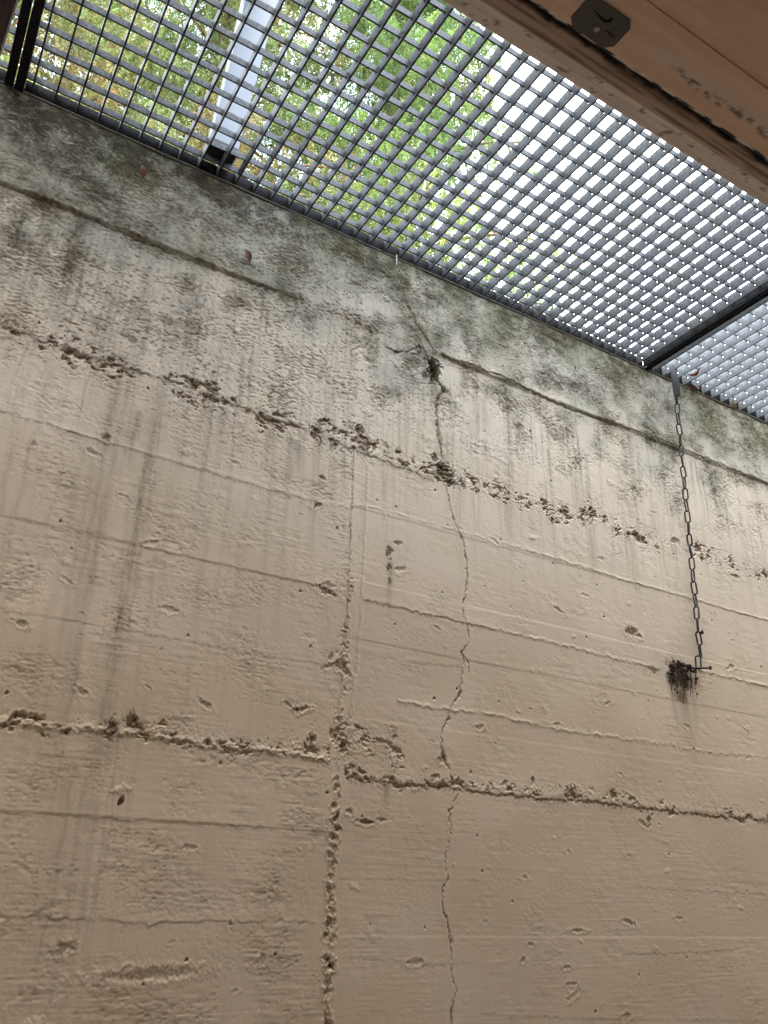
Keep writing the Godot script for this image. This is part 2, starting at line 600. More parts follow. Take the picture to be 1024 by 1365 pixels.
			r = lerpf(r, 0.49, topk); g = lerpf(g, 0.475, topk); b = lerpf(b, 0.40, topk)
			var k := clampf(bare[n], 0, 1)
			r = lerpf(r, 0.82, k); g = lerpf(g, 0.77, k); b = lerpf(b, 0.70, k)
			k = clampf(moss[n], 0, 1)
			r = lerpf(r, 0.125, k); g = lerpf(g, 0.145, k); b = lerpf(b, 0.05, k)
			k = clampf(grime_shade[n], 0, 1)
			r = lerpf(r, 0.062, k); g = lerpf(g, 0.055, k); b = lerpf(b, 0.042, k)
			k = clampf(dirt[n], 0, 1)
			r = lerpf(r, 0.165, k); g = lerpf(g, 0.108, k); b = lerpf(b, 0.062, k)
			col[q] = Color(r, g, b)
	var idx := PackedInt32Array()
	idx.resize((nx - 1) * (ny - 1) * 6)
	var o := 0
	for j in ny - 1:
		for i in nx - 1:
			var a := j * nx + i
			idx[o] = a; idx[o + 1] = a + nx; idx[o + 2] = a + nx + 1
			idx[o + 3] = a; idx[o + 4] = a + nx + 1; idx[o + 5] = a + 1
			o += 6
	var arrays := []
	arrays.resize(Mesh.ARRAY_MAX)
	arrays[Mesh.ARRAY_VERTEX] = vert
	arrays[Mesh.ARRAY_NORMAL] = norm
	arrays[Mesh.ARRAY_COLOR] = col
	arrays[Mesh.ARRAY_TEX_UV] = uv
	arrays[Mesh.ARRAY_INDEX] = idx
	var face := ArrayMesh.new()
	face.add_surface_from_arrays(Mesh.PRIMITIVE_TRIANGLES, arrays)
	var m := paint(Color.WHITE, 0.86)
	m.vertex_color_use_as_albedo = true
	m.heightmap_enabled = true
	m.heightmap_texture = tile(21, 0.11, 4, 1024)
	m.heightmap_scale = 0.012
	m.metallic_specular = 0.35
	var w := thing("concrete_wall", "painted board-marked concrete wall with cracks, dirt and moss below the grating", "wall", Vector3.ZERO)
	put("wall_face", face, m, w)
	var st := start()
	box(st, Vector3(-1.45, -0.8, WZ - 0.22), Vector3(2.60, GY - 0.006, WZ - 0.016))
	put("wall_core", done(st), paint(lin(0.40, 0.39, 0.35), 0.9), w)
	hh.clear(); dirt.clear(); grime_shade.clear(); moss.clear(); bare.clear()


func wall_features() -> void:
	# the lip below the rendered top band, broken near the crack; its shadow line is coloured in
	seam([Vector2(-0.0468, 0.8373), Vector2(0.0770, 0.8381), Vector2(0.2286, 0.8346), Vector2(0.3681, 0.8399)], 0.0026, -0.0022, 0.3, 0.0028, 0.5, 0.40)
	seam([Vector2(0.3681, 0.8399), Vector2(0.5042, 0.8451), Vector2(0.5763, 0.8135)], 0.006, -0.0008, 0.3, 0.0015, 0.7)
	seam([Vector2(0.6780, 0.8413), Vector2(0.8030, 0.8451), Vector2(0.9710, 0.8358), Vector2(1.2122, 0.8449), Vector2(1.4108, 0.8425), Vector2(1.6160, 0.8391)], 0.0026, -0.0026, 0.3, 0.0034, 0.3, 0.5)
	# the upper pour line, honeycombed
	honeycomb([Vector2(-0.0040, 0.6351), Vector2(0.0687, 0.6251), Vector2(0.1534, 0.6270), Vector2(0.2450, 0.6279), Vector2(0.3448, 0.6204), Vector2(0.4517, 0.6223), Vector2(0.5412, 0.6277)], 0.022, 0.030, 1.1, 0.9)
	honeycomb([Vector2(0.5413, 0.6251), Vector2(0.6661, 0.6153), Vector2(0.7706, 0.6084), Vector2(0.8996, 0.6055), Vector2(1.0240, 0.6232), Vector2(1.1356, 0.6093), Vector2(1.3016, 0.6208), Vector2(1.5286, 0.6115)], 0.022, 0.018, 1.5, 1.0)
	seam([Vector2(-0.0032, 0.6309), Vector2(0.0689, 0.6241), Vector2(0.1538, 0.6248), Vector2(0.2453, 0.6255), Vector2(0.3449, 0.6192), Vector2(0.4521, 0.6173), Vector2(0.5421, 0.6071), Vector2(0.6661, 0.5992)], 0.0035, -0.0022, 0.7, 0.0018, 0.5, 0.3)
	# the lower pour line
	honeycomb([Vector2(0.0816, 0.1607), Vector2(0.1570, 0.1582), Vector2(0.2123, 0.1623), Vector2(0.2716, 0.1633), Vector2(0.3540, 0.1578), Vector2(0.4523, 0.1610), Vector2(0.5053, 0.1590)], 0.011, 0.010, 1.2, 0.55)
	honeycomb([Vector2(0.5040, 0.1804), Vector2(0.5946, 0.1757), Vector2(0.6184, 0.1684)], 0.035, 0.02, 0.8, 0.35)
	honeycomb([Vector2(0.5316, 0.1356), Vector2(0.6429, 0.1377), Vector2(0.7431, 0.1361), Vector2(0.9259, 0.1464), Vector2(1.0840, 0.1383), Vector2(1.4012, 0.1370)], 0.012, 0.006, 1.0, 0.55)
	seam([Vector2(0.0823, 0.1577), Vector2(0.1574, 0.1558), Vector2(0.2129, 0.1590), Vector2(0.2720, 0.1608), Vector2(0.3543, 0.1552), Vector2(0.4526, 0.1574), Vector2(0.5056, 0.1535)], 0.0035, 0.0040, 0.5, 0.0, 0.3)
	seam([Vector2(0.5306, 0.1346), Vector2(0.5958, 0.1346), Vector2(0.6920, 0.1359), Vector2(0.8238, 0.1343), Vector2(0.9707, 0.1368), Vector2(1.1348, 0.1351), Vector2(1.4009, 0.1357)], 0.0035, -0.0035, 0.75, 0.0032, 0.2)
	# fins and grooves between the boards
	seam([Vector2(0.0221, 0.5114), Vector2(0.0902, 0.5114), Vector2(0.1550, 0.5078), Vector2(0.2510, 0.5068), Vector2(0.3710, 0.5055), Vector2(0.4719, 0.5052)], 0.0026, -0.0012, 0.5, 0.0013, 0.45)
	seam([Vector2(0.4365, 0.5004), Vector2(0.5520, 0.5230), Vector2(0.6989, 0.5232), Vector2(0.8454, 0.5233)], 0.002, 0.0014, 0, 0.0, 0.5)
	seam([Vector2(0.8454, 0.5233), Vector2(1.0757, 0.5186), Vector2(1.2606, 0.5176), Vector2(1.5027, 0.5152)], 0.0022, 0.002, 0.1, 0.0006, 0.25)
	seam([Vector2(0.0812, 0.3834), Vector2(0.1658, 0.3855), Vector2(0.2393, 0.3833), Vector2(0.3694, 0.3811), Vector2(0.4916, 0.3813)], 0.002, -0.001, 0.4, 0.0009, 0.45)
	seam([Vector2(0.0880, 0.2720), Vector2(0.1678, 0.2755), Vector2(0.2552, 0.2749), Vector2(0.3703, 0.2737), Vector2(0.4982, 0.2733)], 0.0018, -0.0008, 0.4, 0.0008, 0.5)
	seam([Vector2(0.5443, 0.3755), Vector2(0.6143, 0.3746), Vector2(0.6936, 0.3759), Vector2(0.7779, 0.3736)], 0.0026, -0.0012, 0.5, 0.002, 0.3)
	seam([Vector2(0.7780, 0.3760), Vector2(0.9307, 0.3733), Vector2(1.0476, 0.3696), Vector2(1.1375, 0.3706)], 0.0026, 0.002, 0.35, 0.0, 0.35)
	seam([Vector2(1.2347, 0.3815), Vector2(1.3360, 0.3801), Vector2(1.4662, 0.3789)], 0.0024, 0.0024, 0.3, 0.0008, 0.3)
	seam([Vector2(0.5429, 0.3000), Vector2(0.6034, 0.2991), Vector2(0.7200, 0.3064)], 0.0016, -0.0007, 0.3, 0.0006, 0.5)
	seam([Vector2(0.6048, 0.2428), Vector2(0.6670, 0.2416), Vector2(0.7734, 0.2455), Vector2(0.8884, 0.2372), Vector2(1.0311, 0.2395), Vector2(1.1530, 0.2419)], 0.0024, 0.002, 0.15, 0.0004, 0.4)
	seam([Vector2(1.1523, 0.2381), Vector2(1.2651, 0.2398), Vector2(1.4312, 0.2487)], 0.0022, 0.0012, 0.3, 0.0, 0.5)
	seam([Vector2(0.1162, 0.0657), Vector2(0.1743, 0.0667), Vector2(0.2283, 0.0673), Vector2(0.3288, 0.0674), Vector2(0.4225, 0.0690)], 0.0024, -0.0008, 0.25, 0.0012, 0.4)
	seam([Vector2(0.1361, -0.0284), Vector2(0.2373, -0.0313), Vector2(0.3007, -0.0349), Vector2(0.3502, -0.0315), Vector2(0.4971, -0.0308)], 0.003, -0.001, 0.25, 0.0014, 0.45)
	seam([Vector2(0.5296, 0.0163), Vector2(0.6442, 0.0190), Vector2(0.7402, 0.0211)], 0.0014, -0.0006, 0.2, 0.0006, 0.6)
	seam([Vector2(0.5393, -0.0677), Vector2(0.6233, -0.0732), Vector2(0.6453, -0.0775), Vector2(0.7257, -0.0759)], 0.0013, -0.0008, 0.4, 0.0003, 0.4)
	seam([Vector2(0.9921, -0.0673), Vector2(1.1004, -0.0669), Vector2(1.2456, -0.0625)], 0.0013, -0.0009, 0.4, 0.0006, 0.3)
	seam([Vector2(1.0344, 0.0210), Vector2(1.1487, 0.0188), Vector2(1.3499, 0.0194)], 0.0012, -0.0006, 0.3, 0.0005, 0.5)
	seam([Vector2(0.7362, -0.1325), Vector2(0.8857, -0.1428), Vector2(1.3026, -0.1620)], 0.0016, -0.0006, 0.3, 0.0006, 0.5)
	# the upright joint: a double fin with a row of broken pits
	seam([Vector2(0.5185, 0.6076), Vector2(0.5206, 0.4635), Vector2(0.5209, 0.3406), Vector2(0.5173, 0.2773), Vector2(0.5189, 0.1119), Vector2(0.5151, 0.0325), Vector2(0.5193, -0.1454)], 0.0022, 0.0012, 0.3, 0.0, 0.35)
	seam([Vector2(0.5441, 0.5897), Vector2(0.5428, 0.4689), Vector2(0.5409, 0.3443), Vector2(0.5380, 0.2805), Vector2(0.5310, 0.1691)], 0.0022, 0.0012, 0.2, 0.0, 0.4)
	crack([Vector2(0.5176, 0.6009), Vector2(0.5183, 0.4606), Vector2(0.5198, 0.3383)], 0.0009, 0.0012)
	var pit_rng := RandomNumberGenerator.new()
	pit_rng.seed = 5
	var joint_line := [Vector2(0.5208, 0.4847), Vector2(0.5209, 0.3406), Vector2(0.5169, 0.2650), Vector2(0.5178, 0.1118), Vector2(0.5141, 0.0325), Vector2(0.5160, -0.0472), Vector2(0.5183, -0.1454)]
	for k in 74:
		var f := pow(pit_rng.randf(), 0.8) * 5.999
		var at: Vector2 = (joint_line[int(f)] as Vector2).lerp(joint_line[int(f) + 1], f - int(f))
		var big := 0.6 + f * 0.13
		hole(at + Vector2(pit_rng.randf_range(-0.004, 0.006), 0), 0.0042 * big, 0.0048 * big, 0.0014 * big, 0.10 + 0.30 * pit_rng.randf(), 0.0, pit_rng.randf(), 0.0006)
	# the long crack from the top down to the floor
	crack([Vector2(0.5815, 1.0065), Vector2(0.5921, 0.9458), Vector2(0.6066, 0.9090), Vector2(0.6284, 0.8742), Vector2(0.6470, 0.8585), Vector2(0.6594, 0.8402)], 0.0020, 0.0020, 0.55)
	crack([Vector2(0.5662, 0.8139), Vector2(0.5879, 0.8136), Vector2(0.6127, 0.8219), Vector2(0.6319, 0.8401), Vector2(0.6456, 0.8348), Vector2(0.6518, 0.8190)], 0.0018, 0.0035, 0.5)
	crack([Vector2(0.6594, 0.8433), Vector2(0.6811, 0.8410), Vector2(0.7158, 0.8374), Vector2(0.7777, 0.8420)], 0.0018, 0.0020, 0.5)
	crack([Vector2(0.6656, 0.7970), Vector2(0.6748, 0.7824), Vector2(0.6855, 0.7714), Vector2(0.6718, 0.7547), Vector2(0.6703, 0.7280), Vector2(0.6718, 0.7042), Vector2(0.6748, 0.6839), Vector2(0.6777, 0.6597), Vector2(0.6821, 0.6418)], 0.0021, 0.0045, 0.35)
	crack([Vector2(0.6820, 0.6038), Vector2(0.6921, 0.5799), Vector2(0.6977, 0.5552), Vector2(0.7020, 0.5407), Vector2(0.7119, 0.5251), Vector2(0.7204, 0.5067), Vector2(0.7258, 0.4827), Vector2(0.7267, 0.4543), Vector2(0.7248, 0.4234), Vector2(0.7174, 0.4003), Vector2(0.7185, 0.3840), Vector2(0.7265, 0.3644), Vector2(0.7248, 0.3434), Vector2(0.7150, 0.3303), Vector2(0.7257, 0.3163), Vector2(0.7281, 0.3021)], 0.0013, 0.0030)
	crack([Vector2(0.7150, 0.3303), Vector2(0.7188, 0.3118), Vector2(0.7143, 0.2835), Vector2(0.7100, 0.2633), Vector2(0.6954, 0.2464), Vector2(0.6900, 0.2267), Vector2(0.6784, 0.2098), Vector2(0.6771, 0.1943), Vector2(0.6821, 0.1747), Vector2(0.6896, 0.1604), Vector2(0.6971, 0.1432)], 0.0013, 0.0032)
	crack([Vector2(0.7070, 0.1273), Vector2(0.6956, 0.1148), Vector2(0.6906, 0.1067), Vector2(0.6917, 0.0878), Vector2(0.6916, 0.0765), Vector2(0.6866, 0.0613), Vector2(0.6829, 0.0410), Vector2(0.6888, 0.0213), Vector2(0.6816, 0.0140), Vector2(0.6792, -0.0081), Vector2(0.6885, -0.0340), Vector2(0.6930, -0.0536), Vector2(0.6917, -0.0805), Vector2(0.6950, -0.0971), Vector2(0.6995, -0.1070), Vector2(0.6925, -0.1254), Vector2(0.6934, -0.1531)], 0.0012, 0.0030)
	# holes and broken places
	hole(Vector2(0.6626, 0.8049), 0.0140, 0.0240, 0.0304, 0.81, 0.95, -0.2, 0.0005, 0.2)  # its deep black is painted as well as cut
	hole(Vector2(0.6475, 0.7902), 0.0090, 0.0090, 0.0024, 0.51, 0.5, 0, 0.0000, 0.5)
	hole(Vector2(0.6855, 0.7744), 0.0090, 0.0070, 0.0018, 0.59, 0.5, 0, 0.0000, 0.5)
	hole(Vector2(0.6806, 0.6195), 0.0130, 0.0140, 0.0048, 0.77, 0.5, 0.2, 0.0008, 0.75)
	hole(Vector2(0.6660, 0.6396), 0.0080, 0.0090, 0.0027, 0.77, 0.2, 0.5, 0.0005, 0.2)
	hole(Vector2(0.6952, 0.6075), 0.0160, 0.0060, 0.0021, 0.68, 0.3, -0.2, 0.0000, 0.3)
	hole(Vector2(0.7204, 0.6079), 0.0080, 0.0090, 0.0027, 0.77, 0.3, 0, 0.0000, 0.1)
	hole(Vector2(0.5273, 0.6430), 0.0100, 0.0140, 0.0033, 0.77, 0.25, 0.5, 0.0005, 0)
	hole(Vector2(0.5365, 0.6132), 0.0140, 0.0100, 0.0024, 0.64, 0, -0.5, 0.0005, 0)
	hole(Vector2(0.5732, 0.6338), 0.0100, 0.0050, 0.0015, 0.51, 0, -0.4, 0.0005, 0)
	hole(Vector2(0.6068, 0.6110), 0.0080, 0.0050, 0.0015, 0.51, 0, -0.3, 0.0005, 0)
	hole(Vector2(0.4535, 0.6152), 0.0090, 0.0100, 0.0036, 0.77, 0.5, 0, 0.0005, 0)
	hole(Vector2(0.4128, 0.6196), 0.0090, 0.0060, 0.0018, 0.72, 0.3, -0.5, 0.0000, 0)
	hole(Vector2(0.3245, 0.6294), 0.0080, 0.0060, 0.0027, 0.77, 0.5, 0, 0.0005, 0)
	hole(Vector2(0.3100, 0.6194), 0.0070, 0.0060, 0.0024, 0.77, 0.4, 0, 0.0005, 0)
	hole(Vector2(0.2677, 0.6337), 0.0080, 0.0070, 0.0027, 0.77, 0.4, 0, 0.0005, 0)
	hole(Vector2(0.2945, 0.6287), 0.0100, 0.0070, 0.0018, 0.59, 0.1, 0, 0.0005, 0)
	hole(Vector2(0.3452, 0.6168), 0.0090, 0.0060, 0.0015, 0.59, 0.2, 0, 0.0000, 0)
	hole(Vector2(0.1639, 0.5161), 0.0090, 0.0060, 0.0018, 0.68, 0.1, 0, 0.0005, 0)
	hole(Vector2(0.1705, 0.6699), 0.0140, 0.0080, 0.0012, 0.59, 0, -0.2, 0.0000, 0)
	hole(Vector2(0.1014, 0.6231), 0.0140, 0.0060, 0.0018, 0.68, 0.3, -0.3, 0.0000, 0)
	hole(Vector2(0.0791, 0.6282), 0.0100, 0.0060, 0.0018, 0.68, 0.3, -0.3, 0.0000, 0)
	hole(Vector2(0.0332, 0.6233), 0.0140, 0.0040, 0.0018, 0.59, 0.2, -0.3, 0.0000, 0)
	hole(Vector2(0.4691, 0.5465), 0.0070, 0.0040, 0.0015, 0.72, 0.3, -0.5, 0.0004, 0)
	hole(Vector2(0.4626, 0.5004), 0.0080, 0.0050, 0.0018, 0.72, 0.2, 0.4, 0.0006, 0)
	hole(Vector2(0.5852, 0.4564), 0.0070, 0.0130, 0.0018, 0.85, 0.2, -0.2, 0.0000, 0)
	hole(Vector2(0.6004, 0.4755), 0.0100, 0.0045, 0.0012, 0.77, 0, 0.1, 0.0002, 0)
	hole(Vector2(0.5847, 0.4328), 0.0050, 0.0090, 0.0012, 0.77, 0.2, 0, 0.0000, 0)
	hole(Vector2(0.5865, 0.4124), 0.0040, 0.0070, 0.0009, 0.59, 0.1, 0, 0.0000, 0)
	hole(Vector2(0.4825, 0.3773), 0.0160, 0.0060, 0.0021, 0.38, 0, -0.28, 0.0006, 0)
	hole(Vector2(0.4980, 0.3728), 0.0090, 0.0040, 0.0015, 0.42, 0, -0.4, 0.0000, 0)
	hole(Vector2(0.5149, 0.2800), 0.0100, 0.0110, 0.0024, 0.47, 0, 0.2, 0.0008, 0)
	hole(Vector2(0.5235, 0.2691), 0.0070, 0.0080, 0.0024, 0.51, 0, 0, 0.0008, 0)
	hole(Vector2(0.4997, 0.2868), 0.0060, 0.0060, 0.0015, 0.47, 0, 0, 0.0005, 0)
	hole(Vector2(0.8406, 0.6137), 0.0080, 0.0050, 0.0018, 0.72, 0.1, 0, 0.0005, 0)
	hole(Vector2(0.8939, 0.6196), 0.0100, 0.0080, 0.0027, 0.72, 0.15, 0, 0.0005, 0)
	hole(Vector2(0.7991, 0.6163), 0.0060, 0.0050, 0.0018, 0.68, 0.1, 0, 0.0005, 0)
	hole(Vector2(0.9916, 0.6252), 0.0140, 0.0070, 0.0021, 0.68, 0.1, -0.2, 0.0005, 0)
	hole(Vector2(0.9841, 0.6029), 0.0060, 0.0060, 0.0021, 0.72, 0.2, 0, 0.0000, 0)
	hole(Vector2(1.1133, 0.6159), 0.0080, 0.0070, 0.0021, 0.72, 0.1, 0, 0.0005, 0)
	hole(Vector2(1.2189, 0.6293), 0.0160, 0.0080, 0.0021, 0.68, 0.1, 0, 0.0005, 0)
	hole(Vector2(1.1680, 0.6019), 0.0070, 0.0070, 0.0021, 0.68, 0.1, 0, 0.0005, 0)
	hole(Vector2(1.4821, 0.6179), 0.0090, 0.0120, 0.0027, 0.77, 0.4, 0, 0.0000, 0)
	hole(Vector2(1.3834, 0.5918), 0.0200, 0.0050, 0.0018, 0.59, 0.1, -0.1, 0.0005, 0)
	hole(Vector2(1.0778, 0.4244), 0.0190, 0.0100, 0.0018, 0.85, 0, -0.1, 0.0006, 0)
	hole(Vector2(1.0934, 0.4191), 0.0080, 0.0050, 0.0012, 0.51, 0, 0, 0.0005, 0)
	hole(Vector2(0.4784, 0.1767), 0.0060, 0.0090, 0.0030, 0.51, 0.1, 0, 0.0008, 0)
	hole(Vector2(0.4536, 0.2103), 0.0040, 0.0070, 0.0021, 0.59, 0, 0.6, 0.0005, 0)
	hole(Vector2(0.4640, 0.2136), 0.0120, 0.0040, 0.0018, 0.47, 0, 0.3, 0.0006, 0)
	hole(Vector2(0.4427, 0.2156), 0.0080, 0.0030, 0.0012, 0.42, 0, -0.4, 0.0005, 0)
	hole(Vector2(0.5252, 0.1733), 0.0070, 0.0100, 0.0030, 0.55, 0.1, 0, 0.0008, 0)
	hole(Vector2(0.5303, 0.1410), 0.0050, 0.0090, 0.0027, 0.64, 0.2, 0, 0.0000, 0)
	hole(Vector2(0.5386, 0.1492), 0.0080, 0.0050, 0.0018, 0.42, 0, 0.2, 0.0006, 0)
	hole(Vector2(0.5803, 0.1859), 0.0090, 0.0040, 0.0015, 0.51, 0, -0.3, 0.0005, 0)
	hole(Vector2(0.6796, 0.1694), 0.0090, 0.0050, 0.0015, 0.51, 0, -0.4, 0.0006, 0)
	hole(Vector2(0.6672, 0.1475), 0.0080, 0.0050, 0.0018, 0.47, 0, 0.2, 0.0006, 0)
	hole(Vector2(0.5615, 0.0835), 0.0130, 0.0040, 0.0021, 0.68, 0.35, 0, 0.0006, 0)
	hole(Vector2(0.5858, 0.0877), 0.0090, 0.0030, 0.0012, 0.51, 0.1, 0, 0.0000, 0)
	hole(Vector2(0.5193, 0.0861), 0.0060, 0.0070, 0.0024, 0.51, 0.1, 0, 0.0008, 0)
	hole(Vector2(0.5382, 0.0936), 0.0060, 0.0050, 0.0018, 0.42, 0, 0, 0.0006, 0)
	hole(Vector2(0.2289, 0.1626), 0.0070, 0.0130, 0.0021, 0.72, 0.3, 0, 0.0000, 0.1)
	hole(Vector2(0.2490, 0.1750), 0.0090, 0.0080, 0.0021, 0.64, 0.2, 0, 0.0000, 0.25)
	hole(Vector2(0.1304, 0.1645), 0.0080, 0.0050, 0.0018, 0.55, 0.1, 0, 0.0005, 0)
	hole(Vector2(0.3427, 0.1583), 0.0070, 0.0050, 0.0021, 0.68, 0.2, 0, 0.0005, 0)
	hole(Vector2(0.3587, 0.1583), 0.0090, 0.0050, 0.0021, 0.51, 0.1, 0, 0.0005, 0)
	hole(Vector2(0.9102, -0.0380), 0.0150, 0.0030, 0.0012, 0.42, 0, -0.05, 0.0006, 0)
	hole(Vector2(0.3077, -0.0826), 0.0520, 0.0080, 0.0009, 0.21, 0, 0.05, 0.0006, 0)
	hole(Vector2(0.3175, -0.0841), 0.0300, 0.0050, 0.0006, 0.17, 0, 0, 0.0000, 0)
	hole(Vector2(0.9141, 0.1486), 0.0140, 0.0080, 0.0021, 0.47, 0, 0, 0.0006, 0)
	hole(Vector2(0.8391, 0.1562), 0.0040, 0.0090, 0.0021, 0.55, 0.1, 0, 0.0005, 0)
	hole(Vector2(1.0742, 0.1176), 0.0050, 0.0100, 0.0021, 0.59, 0.1, 0, 0.0004, 0)
	hole(Vector2(1.0389, 0.1474), 0.0090, 0.0050, 0.0018, 0.59, 0.1, 0, 0.0005, 0)
	hole(Vector2(0.2167, -0.0579), 0.0100, 0.0080, 0.0012, 0.34, 0, 0, 0.0005, 0)
	hole(Vector2(0.3906, -0.0341), 0.0040, 0.0040, 0.0012, 0.42, 0, 0, 0.0004, 0)
	hole(Vector2(0.4339, -0.0699), 0.0050, 0.0060, 0.0012, 0.30, 0, 0, 0.0005, 0)
	hole(Vector2(1.1167, -0.0195), 0.0100, 0.0030, 0.0009, 0.21, 0, -0.1, 0.0006, 0)
	hole(Vector2(0.8841, -0.0829), 0.0080, 0.0030, 0.0009, 0.21, 0, 0, 0.0006, 0)
	hole(Vector2(0.8905, -0.1027), 0.0100, 0.0030, 0.0009, 0.26, 0, 0, 0.0006, 0)
	hole(Vector2(0.8084, -0.0732), 0.0050, 0.0040, 0.0009, 0.34, 0, 0, 0.0004, 0)
	hole(Vector2(1.1876, 0.3783), 0.0340, 0.0130, 0.0018, 0.85, 0.3, -0.1, 0.0000, 0)
	hole(Vector2(1.1724, 0.3561), 0.0240, 0.0160, 0.0009, 0.85, 0.2, 0, 0.0000, 0)
	hole(Vector2(1.2009, 0.3563), 0.0160, 0.0200, 0.0009, 0.85, 0.2, 0, 0.0000, 0)
	hole(Vector2(1.1820, 0.3248), 0.0180, 0.0140, 0.0003, 0.59, 0, 0, 0.0000, 0)
	hole(Vector2(1.1181, 0.3637), 0.0160, 0.0060, 0.0009, 0.68, 0.2, -0.2, 0.0000, 0)
	hole(Vector2(0.1119, 0.2618), 0.0100, 0.0040, 0.0012, 0.34, 0, -0.3, 0.0005, 0)
	hole(Vector2(0.1512, 0.3213), 0.0100, 0.0030, 0.0009, 0.17, 0, -0.4, 0.0005, 0)
	hole(Vector2(0.0822, 0.4806), 0.0050, 0.0040, 0.0012, 0.51, 0, -0.4, 0.0003, 0)
	hole(Vector2(0.1124, 0.1861), 0.0030, 0.0030, 0.0015, 0.77, 0.6, 0, 0.0002, 0)
	hole(Vector2(0.7453, 0.2228), 0.0090, 0.0050, 0.0009, 0.30, 0, 0.2, 0.0006, 0)
	hole(Vector2(1.3306, 0.4031), 0.0120, 0.0040, 0.0012, 0.47, 0, 0, 0.0004, 0)
	hole(Vector2(1.3049, 0.4997), 0.0080, 0.0030, 0.0009, 0.21, 0, -0.2, 0.0006, 0)
	# small nicks, blisters and pin holes all over
	for k in 420:
		var at := Vector2(pit_rng.randf_range(-0.1, 1.6), pit_rng.randf_range(-0.19, 0.98))
		var s := pow(pit_rng.randf(), 2.5)
		var kind := pit_rng.randf()
		if kind < 0.45:
			hole(at, 0.0035 + s * 0.012, 0.0016 + s * 0.003, 0.0005 + s * 0.0010, 0.35 * pit_rng.randf(), 0.0, pit_rng.randf_range(-0.5, 0.5), 0.0004)
		elif kind < 0.75:
			hole(at, 0.0018, 0.0020, 0.0030, 0.85, 0.3, 0.0, 0.0)
		else:
			hole(at, 0.004 + s * 0.010, 0.0024 + s * 0.004, -0.0005 - s * 0.0008, 0.0, 0.0, pit_rng.randf_range(-0.3, 0.3), 0.0)
	# run-off
	drip(0.161, 0.644, 0.583, 0.0090, 0.24, 0.3)
	drip(0.172, 0.458, 0.540, 0.0090, 0.24, 0.3)
	drip(0.140, 0.534, 0.658, 0.0060, 0.27, 0.3)
	drip(0.138, 0.853, 0.368, 0.0080, 0.33, 0.2)
	drip(0.078, 0.850, 0.277, 0.0100, 0.52, 0.2)
	drip(0.036, 0.800, 0.324, 0.0080, 0.33, 0.2)
	drip(-0.003, 0.806, 0.301, 0.0090, 0.38, 0.2)
	drip(0.179, 0.833, 0.358, 0.0090, 0.38, 0.2)
	drip(0.231, 0.816, 0.308, 0.0070, 0.33, 0.2)
	drip(0.197, 0.570, 0.100, 0.0040, 0.68, 0.3)
	drip(0.228, 0.171, 0.064, 0.0090, 0.52, 0.5)
	drip(0.193, 0.134, 0.258, 0.0100, 0.30, 0.35)
	drip(0.218, 0.630, 0.311, 0.0120, 0.21, 0.2)
	drip(0.820, 0.839, 0.374, 0.0050, 0.60, 0.1)
	drip(0.842, 0.768, 0.120, 0.0060, 0.45, 0.1)
	drip(0.911, 0.745, 0.301, 0.0040, 0.52, 0.2)
	drip(1.001, 0.757, 0.185, 0.0050, 0.38, 0.1)
	drip(1.124, 0.888, 0.229, 0.0080, 0.52, 0.0)
	drip(1.086, 0.627, 0.148, 0.0040, 0.30, 0.3)
	drip(0.997, 0.605, 0.129, 0.0040, 0.45, 0.4)
	drip(0.810, 0.612, 0.135, 0.0040, 0.52, 0.5)
	drip(0.587, 0.447, 0.096, 0.0050, 0.83, 0.6)
	drip(0.503, 0.603, 0.098, 0.0060, 0.30, 0.2)
	drip(0.769, 0.828, 0.201, 0.0060, 0.38, 0)
	drip(0.312, 0.615, 0.114, 0.0090, 0.45, 0.4)
	drip(0.341, 0.601, 0.103, 0.0070, 0.45, 0.4)
	drip(0.283, 0.623, 0.108, 0.0060, 0.45, 0.4)
	drip(0.381, 0.602, 0.082, 0.0050, 0.45, 0.4)
	drip(0.413, 0.600, 0.094, 0.0070, 0.60, 0.3)
	drip(0.429, 0.598, 0.066, 0.0060, 0.52, 0.3)
	drip(0.590, 0.132, 0.042, 0.0050, 0.68, 0.6)
	drip(0.663, 0.796, 0.088, 0.0100, 0.45, 0)
	drip(1.184, 0.371, 0.149, 0.0140, 0.75, 0.6)
	drip(1.215, 0.383, 0.127, 0.0060, 0.85, 0.6)
	drip(1.162, 0.374, 0.124, 0.0050, 0.75, 0.6)
	drip(1.197, 0.366, 0.180, 0.0060, 0.45, 0.6)
	drip(1.330, 0.789, 0.106, 0.0030, 0.60, 0.2)
	drip(1.360, 0.781, 0.098, 0.0030, 0.68, 0.2)
	drip(1.386, 0.762, 0.114, 0.0035, 0.68, 0.2)
	drip(1.430, 0.748, 0.106, 0.0040, 0.45, 0.2)
	drip(1.500, 0.838, 0.149, 0.0050, 0.38, 0.2)
	drip(1.416, 0.835, 0.051, 0.0016, 0.85, 0.0)
	drip(1.298, 0.832, 0.125, 0.0040, 0.30, 0.1)
	drip(0.748, 0.820, 0.142, 0.0050, 0.30, 0)
	drip(0.863, 0.846, 0.134, 0.0070, 0.30, 0)
	drip(0.943, 0.834, 0.159, 0.0060, 0.33, 0)
	drip(1.170, 0.878, 0.140, 0.0050, 0.38, 0)
	drip(1.211, 0.839, 0.156, 0.0050, 0.30, 0)
	for k in 260:
		var x := pit_rng.randf_range(-0.12, 1.6)
		var y: float = [0.842, 0.838, 0.70, 1.0, 0.64, 0.80][pit_rng.randi() % 6] + pit_rng.randf_range(-0.015, 0.015)
		drip(x, y, pit_rng.randf_range(0.06, 0.30), pit_rng.randf_range(0.0010, 0.0032), pit_rng.randf_range(0.10, 0.42), 0.25)
